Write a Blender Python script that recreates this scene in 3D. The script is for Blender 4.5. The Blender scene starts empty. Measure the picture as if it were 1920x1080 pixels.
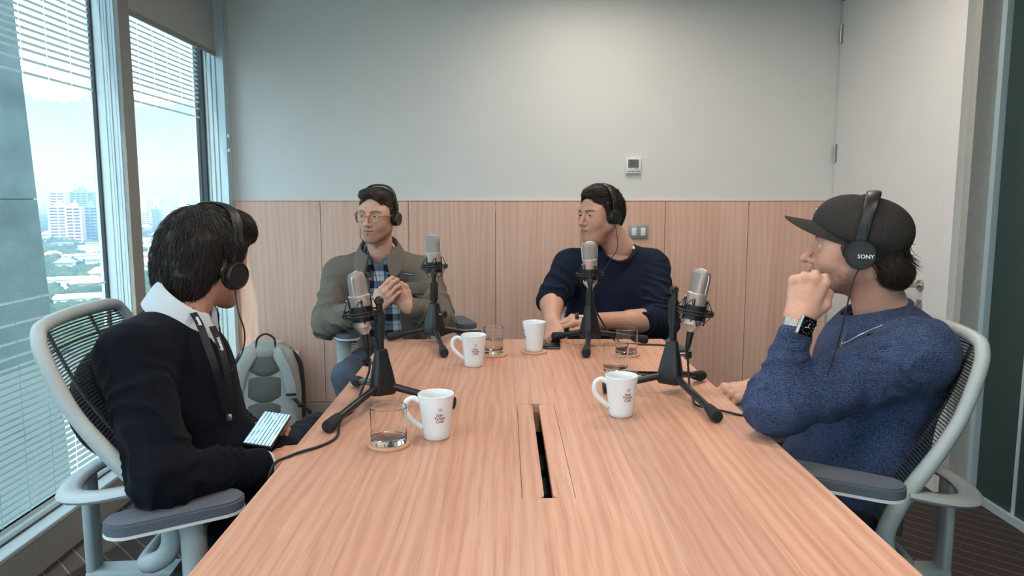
import bpy, bmesh, math, random
import numpy as np
from mathutils import Vector, Matrix
random.seed(7)
SC = bpy.context.scene
COL = SC.collection
R = math.radians

# ------------------------------------------------------------------ camera, sky, sun, exposure
F_PX = 1400.0
pitch = math.atan(173 / F_PX); yaw = math.atan(13 / F_PX)
fw = Vector((math.sin(yaw) * math.cos(pitch), math.cos(yaw) * math.cos(pitch), -math.sin(pitch)))
rt = Vector((math.cos(yaw), -math.sin(yaw), 0)); upv = rt.cross(fw)
cam_d = bpy.data.cameras.new('camera'); cam = bpy.data.objects.new('camera', cam_d); COL.objects.link(cam)
cam_d.sensor_width = 36; cam_d.lens = F_PX * 36 / 1920; cam_d.clip_start = 0.05; cam_d.clip_end = 40000
m = Matrix((rt, upv, -fw)).transposed().to_4x4(); m.translation = Vector((0, 0, 1.29)); cam.matrix_world = m
SC.camera = cam
vs = SC.view_settings
vs.view_transform = 'Standard'; vs.look = 'None'; vs.gamma = 1.0; vs.use_curve_mapping = False
vs.exposure = 0.86
SC.cycles.adaptive_threshold = 0.025; SC.cycles.max_bounces = 7; SC.cycles.diffuse_bounces = 3; SC.cycles.transmission_bounces = 8; SC.cycles.transparent_max_bounces = 12

world = bpy.data.worlds.new('sky'); SC.world = world; world.use_nodes = True
wn = world.node_tree.nodes; wl = world.node_tree.links; wn.clear()
wo = wn.new('ShaderNodeOutputWorld'); wb = wn.new('ShaderNodeBackground'); sk = wn.new('ShaderNodeTexSky')
sk.sky_type = 'HOSEK_WILKIE'; sk.turbidity = 5.0; sk.ground_albedo = 0.3
SUN_FROM = Vector((-0.25, -1.0, 1.7)).normalized()
sk.sun_direction = SUN_FROM
whue = wn.new('ShaderNodeMix'); whue.data_type = 'RGBA'; whue.inputs[0].default_value = 0.65
whue.inputs[7].default_value = (.55, .72, .90, 1)
wl.new(sk.outputs[0], whue.inputs[6]); wl.new(whue.outputs[2], wb.inputs[0])
wb.inputs[1].default_value = 3.7; wl.new(wb.outputs[0], wo.inputs[0])

sun_d = bpy.data.lights.new('sun', 'SUN'); sun = bpy.data.objects.new('sun', sun_d); COL.objects.link(sun)
sun_d.energy = 5.5; sun_d.angle = R(.8); sun_d.color = (1.0, 0.93, 0.83)
sun.rotation_euler = SUN_FROM.to_track_quat('Z', 'Y').to_euler(); sun.location = (-40, -60, 60)

def portal(name, loc, rot, sx, sy):
    d = bpy.data.lights.new(name, 'AREA'); d.shape = 'RECTANGLE'; d.size = sx; d.size_y = sy
    d.cycles.is_portal = True
    o = bpy.data.objects.new(name, d); COL.objects.link(o); o.location = loc; o.rotation_euler = rot
    return o


# ceiling lamps of the room (their fittings are built with the ceiling)
LAMPS = [(0.45, 3.6), (0.1, 2.0), (0.1, 0.4), (-0.9, 0.6), (1.1, 0.9), (0.1, -1.2), (1.15, 2.95)]
for i, (lx, ly) in enumerate(LAMPS):
    d = bpy.data.lights.new('ceiling_lamp', 'AREA'); d.shape = 'DISK'; d.size = 0.34
    d.energy = 4.5; d.color = (1.0, 0.90, 0.80); d.spread = R(170)
    o = bpy.data.objects.new('ceiling_lamp', d); COL.objects.link(o); o.location = (lx, ly, 2.485)

# ------------------------------------------------------------------ helpers
def tag(o, label=None, cat=None, group=None, kind=None):
    if label: o['label'] = label
    if cat: o['category'] = cat
    if group: o['group'] = group
    if kind: o['kind'] = kind
    return o

def thing(name, label, cat, loc=(0, 0, 0), rz=0.0, group=None, kind=None):
    o = bpy.data.objects.new(name, None); COL.objects.link(o)
    o.location = loc; o.rotation_euler = (0, 0, rz); o.empty_display_size = 0.05
    return tag(o, label, cat, group, kind)

def frame_from(d, hint=(0, 0, 1)):
    d = np.array(d, float); d /= np.linalg.norm(d); h = np.array(hint, float)
    if abs(d @ h) > 0.95 * np.linalg.norm(h): h = np.array((1.0, 0, 0)) if abs(d[0]) < .9 else np.array((0, 1.0, 0))
    a = np.cross(h, d); a /= np.linalg.norm(a); b = np.cross(d, a)
    return a, b, d

def catmull(pts, n=6, closed=False):
    P = [np.array(p, float) for p in pts]; out = []; N = len(P)
    segs = N if closed else N - 1
    for i in range(segs):
        if closed: p0, p1, p2, p3 = P[(i - 1) % N], P[i], P[(i + 1) % N], P[(i + 2) % N]
        else: p0, p1, p2, p3 = P[max(i - 1, 0)], P[i], P[i + 1], P[min(i + 2, N - 1)]
        for k in range(n):
            t = k / n
            out.append(.5 * ((2 * p1) + (-p0 + p2) * t + (2 * p0 - 5 * p1 + 4 * p2 - p3) * t * t + (-p0 + 3 * p1 - 3 * p2 + p3) * t ** 3))
    if not closed: out.append(P[-1])
    return out

class MB:
    def __init__(s): s.v = []; s.f = []
    def add(s, vs, fs):
        o = len(s.v); s.v.extend([tuple(map(float, p)) for p in vs]); s.f.extend([tuple(i + o for i in q) for q in fs]); return s
    def box(s, x0, x1, y0, y1, z0, z1):
        return s.add([(x0, y0, z0), (x1, y0, z0), (x1, y1, z0), (x0, y1, z0), (x0, y0, z1), (x1, y0, z1), (x1, y1, z1), (x0, y1, z1)],
                     [(3, 2, 1, 0), (4, 5, 6, 7), (0, 1, 5, 4), (1, 2, 6, 5), (2, 3, 7, 6), (3, 0, 4, 7)])
    def rbox(s, c, size, r=0.004, seg=2, M=None):
        bm = bmesh.new(); bmesh.ops.create_cube(bm, size=1)
        for v in bm.verts: v.co = Vector((v.co.x * size[0], v.co.y * size[1], v.co.z * size[2]))
        r = min(r, min(size) * .49)
        bmesh.ops.bevel(bm, geom=bm.edges[:], offset=r, segments=seg, affect='EDGES', profile=.5)
        bm.verts.ensure_lookup_table()
        vs = [v.co.copy() for v in bm.verts]
        if M is not None: vs = [M @ v for v in vs]
        vs = [(v[0] + c[0], v[1] + c[1], v[2] + c[2]) for v in vs]
        s.add(vs, [[v.index for v in f.verts] for f in bm.faces]); bm.free(); return s
    def cone(s, a, b, ra, rb=None, n=16, caps=True):
        rb = ra if rb is None else rb
        a = np.array(a, float); b = np.array(b, float); u, w, d = frame_from(b - a)
        vs = []; 
        for c, r in ((a, ra), (b, rb)):
            for i in range(n):
                t = 2 * math.pi * i / n; vs.append(c + u * r * math.cos(t) + w * r * math.sin(t))
        fs = [(i, (i + 1) % n, n + (i + 1) % n, n + i) for i in range(n)]
        if caps: fs += [tuple(range(n))[::-1], tuple(range(n, 2 * n))]
        return s.add(vs, fs)
    def lathe(s, prof, c=(0, 0, 0), n=32, M=None, sx=1.0, sy=1.0, close=False):
        vs = []; fs = []; m_ = len(prof)
        for i in range(n):
            t = 2 * math.pi * i / n
            for r, z in prof:
                p = Vector((r * math.cos(t) * sx, r * math.sin(t) * sy, z))
                if M is not None: p = M @ p
                vs.append((p[0] + c[0], p[1] + c[1], p[2] + c[2]))
        for i in range(n):
            j = (i + 1) % n
            for k in range(m_ - 1): fs.append((i * m_ + k, j * m_ + k, j * m_ + k + 1, i * m_ + k + 1))
            if close: fs.append((i * m_ + m_ - 1, j * m_ + m_ - 1, j * m_, i * m_))
        return s.add(vs, fs)
    def tube(s, path, rad, n=8, closed=False, sec=None, hint=(0, 0, 1), caps=True):
        """sweep a circle (or the 2D section sec [(u,w)..]) along path; rad number or list"""
        P = [np.array(p, float) for p in path]; N = len(P)
        rads = rad if hasattr(rad, '__len__') else [rad] * N
        sec = sec or [(math.cos(2 * math.pi * i / n), math.sin(2 * math.pi * i / n)) for i in range(n)]
        n = len(sec); vs = []; fs = []; pa = None
        for i in range(N):
            if closed: d = P[(i + 1) % N] - P[(i - 1) % N]
            else: d = P[min(i + 1, N - 1)] - P[max(i - 1, 0)]
            if np.linalg.norm(d) < 1e-9: d = np.array((0, 0, 1.0))
            d = d / np.linalg.norm(d)
            if pa is None: a, b, d = frame_from(d, hint)
            else:
                a = pa - d * (pa @ d); a /= np.linalg.norm(a); b = np.cross(d, a)
            pa = a
            for u, w in sec: vs.append(P[i] + (a * u + b * w) * rads[i])
        for i in range(N if closed else N - 1):
            j = (i + 1) % N
            for k in range(n):
                l = (k + 1) % n; fs.append((i * n + k, i * n + l, j * n + l, j * n + k))
        if caps and not closed:
            fs.append(tuple(range(n))[::-1]); fs.append(tuple(range((N - 1) * n, N * n)))
        return s.add(vs, fs)
    def sphere(s, c, r, n=16, m_=10, M=None):
        r = r if hasattr(r, '__len__') else (r, r, r); vs = [(0, 0, -1)]; fs = []
        for j in range(1, m_):
            p = math.pi * j / m_ - math.pi / 2
            for i in range(n):
                t = 2 * math.pi * i / n; vs.append((math.cos(p) * math.cos(t), math.cos(p) * math.sin(t), math.sin(p)))
        vs.append((0, 0, 1)); L = len(vs) - 1
        for i in range(n):
            k = (i + 1) % n
            fs.append((0, 1 + k, 1 + i)); fs.append((L, 1 + (m_ - 2) * n + i, 1 + (m_ - 2) * n + k))
            for j in range(m_ - 2): fs.append((1 + j * n + i, 1 + j * n + k, 1 + (j + 1) * n + k, 1 + (j + 1) * n + i))
        out = []
        for v in vs:
            p = Vector((v[0] * r[0], v[1] * r[1], v[2] * r[2]))
            if M is not None: p = M @ p
            out.append((p[0] + c[0], p[1] + c[1], p[2] + c[2]))
        return s.add(out, fs)
    def prism(s, poly, z0, z1, M=None):
        n = len(poly); vs = [Vector((x, y, z0)) for x, y in poly] + [Vector((x, y, z1)) for x, y in poly]
        if M is not None: vs = [M @ v for v in vs]
        return s.add(vs, [tuple(range(n))[::-1], tuple(range(n, 2 * n))] + [(i, (i + 1) % n, n + (i + 1) % n, n + i) for i in range(n)])
    def move(s, M):
        s.v = [tuple(M @ Vector(p)) for p in s.v]; return s
    def build(s, name, mat, parent=None, smooth=None, off=None):
        me = bpy.data.meshes.new(name); v = s.v
        if off is not None: v = [(p[0] - off[0], p[1] - off[1], p[2] - off[2]) for p in v]
        me.from_pydata(v, [], s.f); me.update()
        if smooth is not None:
            me.shade_smooth(); me.set_sharp_from_angle(angle=R(smooth))
        return mobj(name, me, mat, parent)

def mobj(name, me, mat, parent=None):
    o = bpy.data.objects.new(name, me); COL.objects.link(o)
    if mat is not None and not me.materials: me.materials.append(mat)
    if parent is not None: o.parent = parent
    return o

def copy_tree(o, parent=None):
    c = o.copy(); COL.objects.link(c); c.parent = parent
    for ch in list(o.children): copy_tree(ch, c)
    return c

def text(name, body, size, mat, parent=None, loc=(0, 0, 0), rot=(0, 0, 0), depth=0.0004, align='CENTER', line=0.8, shear=0.0, bend=None):
    cu = bpy.data.curves.new(name, 'FONT'); cu.body = body; cu.size = size; cu.align_x = align; cu.align_y = 'CENTER'
    cu.extrude = depth; cu.offset = size * .022; cu.space_line = line; cu.shear = shear; cu.resolution_u = 2
    t = bpy.data.objects.new(name, cu); COL.objects.link(t)
    bpy.context.view_layer.update()
    me = bpy.data.meshes.new_from_object(t.evaluated_get(bpy.context.evaluated_depsgraph_get()))
    COL.objects.unlink(t); bpy.data.objects.remove(t)
    if bend:
        for v in me.vertices: v.co = Vector(bend(v.co))
    me.name = name; me.materials.clear()
    o = mobj(name, me, mat, parent); o.location = loc; o.rotation_euler = rot
    return o

# ------------------------------------------------------------------ materials
def srgb(r, g, b):
    f = lambda c: (c / 255 / 12.92) if c / 255 <= .04045 else ((c / 255 + .055) / 1.055) ** 2.4
    return (f(r), f(g), f(b), 1.0)

class Mat:
    def __init__(s, name, col=(.5, .5, .5, 1), rough=.5, metal=0.0, spec=.5):
        s.m = bpy.data.materials.new(name); s.m.use_nodes = True; s.t = s.m.node_tree; s.n = s.t.nodes; s.l = s.t.links
        s.b = s.n['Principled BSDF']; s.i = s.b.inputs
        s.i['Base Color'].default_value = col; s.i['Roughness'].default_value = rough
        s.i['Metallic'].default_value = metal; s.i['Specular IOR Level'].default_value = spec
        s.tc = None
    def coord(s, scale=(1, 1, 1), kind='Object'):
        if s.tc is None: s.tc = s.n.new('ShaderNodeTexCoord')
        mp = s.n.new('ShaderNodeMapping'); mp.inputs['Scale'].default_value = scale
        s.l.new(s.tc.outputs[kind], mp.inputs[0]); return mp.outputs[0]
    def noise(s, scale, co, detail=3, rough=.5, dist=0.0):
        nn = s.n.new('ShaderNodeTexNoise'); nn.inputs['Scale'].default_value = scale; nn.inputs['Detail'].default_value = detail
        nn.inputs['Roughness'].default_value = rough; nn.inputs['Distortion'].default_value = dist
        s.l.new(co, nn.inputs['Vector']); return nn.outputs['Fac']
    def ramp(s, fac, stops):
        r = s.n.new('ShaderNodeValToRGB'); e = r.color_ramp.elements
        while len(e) < len(stops): e.new(.5)
        for k, (p, c) in zip(e, stops): k.position = p; k.color = c if hasattr(c, '__len__') else (c, c, c, 1)
        s.l.new(fac, r.inputs[0]); return r.outputs[0]
    def mix(s, fac, a, b, mode='MIX'):
        x = s.n.new('ShaderNodeMix'); x.data_type = 'RGBA'; x.blend_type = mode
        for val, idx in ((fac, 0), (a, 6), (b, 7)):
            if hasattr(val, 'links'): s.l.new(val, x.inputs[idx])
            else: x.inputs[idx].default_value = val
        return x.outputs[2]
    def math(s, op, a, b=0.0):
        x = s.n.new('ShaderNodeMath'); x.operation = op
        for val, idx in ((a, 0), (b, 1)):
            if hasattr(val, 'links'): s.l.new(val, x.inputs[idx])
            else: x.inputs[idx].default_value = val
        return x.outputs[0]
    def sep(s, co):
        x = s.n.new('ShaderNodeSeparateXYZ'); s.l.new(co, x.inputs[0]); return x.outputs
    def color(s, out): s.l.new(out, s.i['Base Color']); return s
    def bump(s, h, strength=.3, dist=.002):
        b = s.n.new('ShaderNodeBump'); b.inputs['Strength'].default_value = strength; b.inputs['Distance'].default_value = dist
        s.l.new(h, b.inputs['Height']); s.l.new(b.outputs[0], s.i['Normal']); return s

def plain(name, rgb, rough=.5, metal=0.0, spec=.5, mottled=0.06, scale=40, bump=0.0):
    """base colour with a little procedural mottling"""
    k = Mat(name, srgb(*rgb), rough, metal, spec); c = srgb(*rgb)
    co = k.coord(); nz = k.noise(scale, co)
    lo = tuple(x * (1 - mottled) for x in c[:3]) + (1,); hi = tuple(min(1, x * (1 + mottled)) for x in c[:3]) + (1,)
    k.color(k.ramp(nz, [(.3, lo), (.7, hi)]))
    if bump: k.bump(nz, bump, .001)
    return k.m

def wood(name, dark, mid, light, axis, board=0.0, scale=1.0, rough=.42, fig=1.0, pores=.5):
    """straight-grained veneer; axis = the object axis the grain runs along"""
    k = Mat(name, rough=rough, spec=.4)
    st = [1.0, 1.0, 1.0]; st[axis] = .055
    co = k.coord(tuple(x * scale for x in st))
    st2 = [1.0, 1.0, 1.0]; st2[axis] = .012
    co2 = k.coord(tuple(x * scale for x in st2))
    st3 = [1.0, 1.0, 1.0]; st3[axis] = .16
    co3 = k.coord(tuple(x * scale for x in st3))
    broad = k.noise(7, co, 3, .55, 1.2 * fig)
    fine = k.noise(90, co2, 4, .65)
    wv = k.n.new('ShaderNodeTexWave'); wv.bands_direction = 'X' if axis != 0 else 'Y'; wv.inputs['Scale'].default_value = 9
    wv.inputs['Distortion'].default_value = 9 * fig; wv.inputs['Detail'].default_value = 3; wv.inputs['Detail Scale'].default_value = .9
    k.l.new(co3, wv.inputs[0])
    f1 = k.math('ADD', k.math('MULTIPLY', broad, .55), k.math('MULTIPLY', fine, .4))
    f2 = k.math('ADD', f1, k.math('MULTIPLY', wv.outputs['Fac'], .12))
    col = k.ramp(f2, [(.34, srgb(*dark)), (.52, srgb(*mid)), (.7, srgb(*light))])
    por = k.ramp(k.noise(260, co2, 2, .6), [(.3, 0.0), (.42, 1.0)])
    dk = tuple(c * .55 for c in srgb(*dark)[:3]) + (1,)
    col = k.mix(k.math('MULTIPLY', k.math('SUBTRACT', 1.0, por), pores), col, dk)
    if board:
        sx = k.sep(k.coord())[0 if axis != 0 else 1]
        fl = k.math('FLOOR', k.math('MULTIPLY', sx, 1 / board))
        wn_ = k.n.new('ShaderNodeTexWhiteNoise'); wn_.noise_dimensions = '1D'; k.l.new(fl, wn_.inputs['W'])
        tint = k.ramp(wn_.outputs['Value'], [(0.0, (.86, .85, .84, 1)), (1.0, (1.08, 1.07, 1.06, 1))])
        col = k.mix(1.0, col, tint, 'MULTIPLY')
    k.color(col); k.bump(fine, .08, .0006)
    return k.m

M = {}
M['paint'] = plain('wall_paint', (222, 221, 218), .85, mottled=.015, scale=3)
M['door'] = plain('door_paint', (225, 222, 220), .55, mottled=.015, scale=4)
M['ceiling'] = plain('ceiling_paint', (232, 232, 230), .9, mottled=.01, scale=3)
M['table'] = wood('oak_table_veneer', (192, 138, 112), (212, 158, 132), (224, 175, 151), 1, board=.178, pores=.35, scale=1.5)
M['panel'] = wood('oak_wall_panel', (214, 168, 145), (226, 183, 161), (233, 195, 174), 2, pores=.18)
M['cork'] = plain('coaster_cork', (214, 160, 124), .75, mottled=.14, scale=300, bump=.3)
M['alu'] = plain('window_aluminium', (196, 214, 220), .38, .25, mottled=.02)
M['alu_dark'] = plain('window_gasket', (52, 58, 64), .6)
M['steel'] = plain('brushed_steel', (176, 174, 168), .3, .9)
M['blind'] = plain('roller_blind_fabric', (176, 176, 170), .9, mottled=.05, scale=500)
M['black'] = plain('black_plastic', (26, 27, 29), .42, mottled=.1)
M['blackmetal'] = plain('black_powder_coat', (30, 32, 35), .33, .2, mottled=.1, scale=200)
M['rubber'] = plain('black_rubber', (28, 28, 28), .75, mottled=.1)
M['white'] = plain('white_ceramic', (236, 240, 240), .16, mottled=.01)
M['whiteplastic'] = plain('white_plastic', (232, 233, 230), .4, mottled=.01)
M['greyplastic'] = plain('grey_plastic', (150, 152, 150), .45)
M['print'] = plain('brown_print', (150, 92, 66), .6)
M['cable'] = plain('black_cable', (22, 23, 25), .5)
M['champ'] = plain('champagne_metal', (222, 212, 202), .36, .6, mottled=.03)
M['lens'] = plain('dark_screen', (14, 15, 18), .08, mottled=.02)
# ------------------------------------------------------------------ the room
XG, XI = -1.68, -1.56          # glass plane, inner face of the window frame
YB = 4.31                      # back wall
XD, XR = 1.88, 2.02            # door plane, glazed partition plane
ZC = 2.5
Y0 = -2.4

def struct(name, mb, mat, label, cat, parent=None, smooth=None):
    o = mb.build(name, mat, parent, smooth)
    return tag(o, label, cat, kind='structure') if parent is None else o

# floor : dark carpet with fine lines
k = Mat('carpet', rough=.95, spec=.1); co = k.coord()
lines = k.n.new('ShaderNodeTexWave'); lines.bands_direction = 'DIAGONAL'; lines.inputs['Scale'].default_value = 7; lines.inputs['Distortion'].default_value = .3
lines.inputs['Detail'].default_value = 1
k.l.new(co, lines.inputs[0])
ln = k.ramp(lines.outputs['Fac'], [(.985, 0.0), (.998, 1.0)])
base = k.mix(k.noise(160, co, 3), srgb(46, 40, 40), srgb(82, 74, 72))
k.color(k.mix(k.math('MULTIPLY', ln, .5), base, srgb(150, 140, 134))); k.bump(k.noise(420, co, 2), .5, .003)
struct('floor', MB().box(-1.75, 2.9, Y0, YB + .2, -.05, 0), k.m, 'dark brown carpet floor with thin pale lines', 'floor')
ceil_o = struct('ceiling', MB().box(-1.69, 2.9, Y0, YB + .2, ZC, ZC + .08), M['ceiling'], 'plain white ceiling above the meeting table', 'ceiling')
lampglass = Mat('lamp_diffuser', srgb(250, 246, 238), .5); lampglass.i['Emission Color'].default_value = (1, .9, .8, 1); lampglass.i['Emission Strength'].default_value = 2.0
for lx, ly in LAMPS:
    MB().lathe([(.172, ZC - .001), (.20, ZC - .001), (.20, ZC - .012), (.172, ZC - .008)], (lx, ly, 0), 32).build('lamp_ring', M['whiteplastic'], ceil_o, 40)
    MB().lathe([(0, ZC - .006), (.172, ZC - .006)], (lx, ly, 0), 32).build('lamp_diffuser', lampglass.m, ceil_o)

# (the blind hangs from the window head)
# back wall: plaster above, oak boards below
wb_ = struct('wall_back', MB().box(-1.75, 2.2, YB, YB + .15, 0, ZC), M['paint'], 'pale painted wall above the oak panelling', 'wall')
seams = [-1.545, -1.055, -.552, -.055, .437, .919, 1.398, 1.868]
for a, b in zip(seams, seams[1:]):
    MB().rbox(((a + b) / 2, YB - .009, (.085 + 1.258) / 2), (b - a - .003, .018, 1.258 - .085), .0012, 1).build('oak_panel', M['panel'], wb_, 30)
MB().box(-1.545, 1.868, YB - .006, YB, .05, 1.2).build('panel_backing', M['black'], wb_)
MB().box(-1.545, 1.868, YB - .02, YB, 1.259, 1.264).build('panel_cap', M['panel'], wb_)
base_m = plain('oak_skirting', (196, 172, 152), .5)
struct('baseboard_back', MB().rbox(((-1.545 + 1.868) / 2, YB - .013, .0405), (3.413, .022, .079), .002, 1), base_m, 'pale timber baseboard under the oak panels', 'baseboard', smooth=30)
struct('wall_rear', MB().box(-1.75, 2.9, Y0 - .1, Y0, 0, .6).box(-1.75, 2.9, Y0 - .1, Y0, 2.42, ZC).box(1.2, 2.9, Y0 - .1, Y0, .6, 2.42), M['paint'], 'painted wall around the added window behind the camera', 'wall')

# outlet on the panel by the backpack, switch and thermostat
t = thing('wall_outlet', 'small pale wall outlet on oak panel above the backpack', 'outlet', (-1.235, YB - .018, .345)); t.scale = (.8, 1, .8)
MB().rbox((0, -.006, 0), (.075, .012, .115), .004).build('plate', M['whiteplastic'], t, 40)
for zz in (-.022, .022): MB().cone((0, -.0135, zz), (0, -.011, zz), .016, n=18).build('socket', M['greyplastic'], t, 40)
t = thing('light_switch', 'grey light switch plate with two white rockers on the oak panels', 'switch', (.765, YB - .018, 1.085))
MB().rbox((0, -.006, 0), (.112, .012, .078), .005).build('plate', plain('switch_grey', (158, 160, 158), .4, .2), t, 40)
for xx in (-.026, .026): MB().rbox((xx, -.013, 0), (.026, .008, .044), .002).build('rocker', M['whiteplastic'], t, 40)
t = thing('thermostat', 'white square thermostat with grey display on the back wall', 'thermostat', (.731, YB, 1.459))
MB().rbox((0, -.011, 0), (.086, .022, .088), .004).build('case', M['whiteplastic'], t, 40)
MB().rbox((-.001, -.0225, .012), (.060, .003, .046), .001, 1).build('display', plain('lcd_grey', (112, 114, 112), .2), t)
text('digits', '20', .026, plain('lcd_digit', (78, 80, 80), .4), t, (-.006, -.0242, .013), (R(90), 0, 0))
MB().box(.006, .028, -.0228, -.0215, -.0205, -.0165).build('badge', M['greyplastic'], t)
for i in range(7): MB().box(-.032 + i * .0108, -.0275 + i * .0108, -.0228, -.0215, -.034, -.028).build('key', M['alu_dark'], t)

# right side: door in its frame, then the recessed frosted partition
wr = struct('wall_right', MB().box(XD, XD + .35, 3.19, YB, 2.40, ZC).box(XD + .05, XD + .35, 3.26, YB, 0, 2.4), M['paint'], 'painted wall around the white door', 'wall')
dr = thing('door_1', 'tall white flush door with steel lever handle', 'door', (XD, 0, 0), kind='structure')
dr.location = (XD, 3.77, 0)
MB().rbox((.02, 0, 1.185), (.04, 1.036, 2.352), .002, 1).build('door_leaf', M['door'], dr, 30)
MB().box(0.0, .05, .520, .536, 0, 2.42).box(0.0, .05, -.58, -.521, 0, 2.42).box(0, .05, -.58, .536, 2.364, 2.42).build('door_frame', M['door'], dr)
MB().box(.012, .05, -.5215, -.5175, 0, 2.364).box(.012, .05, .5175, .521, 0, 2.364).box(.012, .05, -.52, .52, 2.3605, 2.3645).build('gap', M['alu_dark'], dr)
for hz in (2.185, 1.53, .85, .25):
    h = MB().cone((-.006, .519, hz - .05), (-.006, .519, hz + .05), .0075, n=12)
    h.box(-.002, .004, .500, .536, hz - .05, hz + .05).build('hinge', M['steel'], dr, 40)
hd = MB().lathe([(0, -.012), (.024, -.012), (.026, -.008), (.026, 0)], n=24, M=Matrix.Rotation(R(90), 3, 'Y')).move(Matrix.Translation((0, -.435, .888)))
hd.cone((-.006, -.435, .888), (-.058, -.435, .888), .010, n=14).tube([(-.055, -.435, .888), (-.058, -.42, .888), (-.058, -.29, .888)], .0095, 14).build('door_handle', M['steel'], dr, 50)
MB().cone((0, -.435, .80), (-.006, -.435, .80), .024, n=20).build('lock_rose', M['steel'], dr, 40)

tr = struct('trim_1', MB().box(XD - .002, XR + .05, 3.125, 3.19, 0, ZC), M['door'], 'white door post beside the frosted glass partition', 'trim')
MB().box(XD + .03, XR + .03, 3.08, 3.125, 0, ZC).build('reveal', plain('post_grey', (168, 166, 160), .6), tr)
MB().box(XR - .03, XR + .03, 3.05, 3.08, 0, ZC).build('glazing_bead', M['alu'], tr)
fg = Mat('frosted_glass', srgb(84, 102, 100), .32, spec=.5); fg.i['Transmission Weight'].default_value = .55; fg.i['IOR'].default_value = 1.2
fco = fg.coord(); fg.bump(fg.noise(900, fco, 2), .12, .0004)
gp = thing('wall_partition', 'dark frosted glass partition with slim metal track', 'partition', (XR, 0, 0), kind='structure')
ys = [3.05, 2.815, 1.72, .6, -.5, -1.5, Y0]
for a, b in zip(ys, ys[1:]):
    MB().box(-.006, .006, b + .004, a - .004, .03, ZC).build('glass_panel', fg.m, gp)
    if b > Y0: MB().box(-.010, .008, b - .012, b + .006, .03, ZC).build('glass_joint', M['alu'], gp)
MB().box(-.022, .022, Y0, 3.05, 0, .032).build('floor_track', M['alu'], gp)
corr = plain('corridor_paint', (74, 82, 82), .8)
struct('wall_corridor', MB().box(2.85, 2.9, Y0, YB, 0, ZC), corr, 'dim corridor wall behind the frosted glass', 'wall')

# left side: window band
wl_ = thing('wall_left', 'aluminium window wall base with sill', 'wall', (0, 0, 0), kind='structure')
kick = plain('sill_upstand', (146, 142, 137), .7)
MB().box(-1.72, -1.600, Y0, YB, 0, .128).build('upstand', kick, wl_)
MB().rbox((-1.655, (Y0 + YB) / 2, .136), (.116, YB - Y0, .018), .003, 1).build('sill', M['alu'], wl_, 30)
MB().box(-1.70, -1.655, Y0, YB, .145, .168).build('bottom_rail', M['alu'], wl_)
MB().box(-1.654, -1.652, Y0, YB, .1455, .152).build('groove', M['alu_dark'], wl_)
MB().box(-1.70, -1.58, Y0, YB, 2.44, ZC).build('head', M['alu'], wl_)
MB().box(-1.70, -1.545, 4.225, YB, 0, ZC).build('end_post', M['alu'], wl_)
MB().box(-1.70, -1.655, 4.205, 4.225, .168, 2.44).build('end_bead', M['alu_dark'], wl_)
for yy in (4.219, 4.221, 4.223):
    pass
for xx in (-1.64, -1.615, -1.59): MB().box(xx, xx + .004, 4.221, 4.2255, .16, 2.44).build('end_groove', M['greyplastic'], wl_)
mull_y = [(3.14, 3.235), (1.55, 1.645), (-.04, .055), (-1.63, -1.535)]
mshade = plain('mullion_face_shade', (150, 148, 142), .5)  # backlit shade of the room-facing mullion side, put into its colour
for a, b in mull_y:
    MB().box(-1.70, -1.58, a, b, .145, 2.44).build('mullion', M['alu'], wl_)
    MB().box(-1.58, -1.562, a + .002, b - .002, .145, 2.44).build('mullion_cap', mshade, wl_)
    MB().box(-1.682, -1.668, a - .010, a, .168, 2.44).box(-1.682, -1.668, b, b + .006, .168, 2.44).build('gasket', M['alu_dark'], wl_)
    for xx in (-1.635, -1.61): MB().box(xx, xx + .003, a - .0015, a + .002, .16, 2.44).build('mullion_groove', M['greyplastic'], wl_)

# glass panes with printed frit lines
gl = bpy.data.materials.new('window_glass'); gl.use_nodes = True; gn = gl.node_tree.nodes; gk = gl.node_tree.links; gn.clear()
go = gn.new('ShaderNodeOutputMaterial'); gm = gn.new('ShaderNodeMixShader'); gt = gn.new('ShaderNodeBsdfTransparent'); gg = gn.new('ShaderNodeBsdfGlossy')
lw = gn.new('ShaderNodeLayerWeight'); lw.inputs[0].default_value = .5; pw = gn.new('ShaderNodeMath'); pw.operation = 'POWER'; pw.inputs[1].default_value = 5.0; gk.new(lw.outputs['Facing'], pw.inputs[0])
fr = gn.new('ShaderNodeMath'); fr.operation = 'MULTIPLY_ADD'; fr.inputs[1].default_value = .5; fr.inputs[2].default_value = .025; gk.new(pw.outputs[0], fr.inputs[0])
gt.inputs[0].default_value = (.80, .89, .92, 1); gg.inputs['Roughness'].default_value = .02
gk.new(fr.outputs[0], gm.inputs[0]); gk.new(gt.outputs[0], gm.inputs[1]); gk.new(gg.outputs[0], gm.inputs[2]); gk.new(gm.outputs[0], go.inputs[0])
frit = bpy.data.materials.new('frit_print'); frit.use_nodes = True; fn_ = frit.node_tree; fn_.nodes.clear()
fo_ = fn_.nodes.new('ShaderNodeOutputMaterial'); fx_ = fn_.nodes.new('ShaderNodeMixShader'); fd_ = fn_.nodes.new('ShaderNodeBsdfDiffuse'); ft_ = fn_.nodes.new('ShaderNodeBsdfTranslucent')
fd_.inputs[0].default_value = srgb(206, 214, 212); ft_.inputs[0].default_value = srgb(176, 192, 192); fx_.inputs[0].default_value = .38
fn_.links.new(fd_.outputs[0], fx_.inputs[1]); fn_.links.new(ft_.outputs[0], fx_.inputs[2]); fn_.links.new(fx_.outputs[0], fo_.inputs[0])
wins = [(3.235, 4.205), (1.645, 3.14), (.055, 1.55), (-1.535, -.04), (Y0, -1.63)]
zs = [1.716]; stp = .046                      # top lines, getting denser upwards
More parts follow.
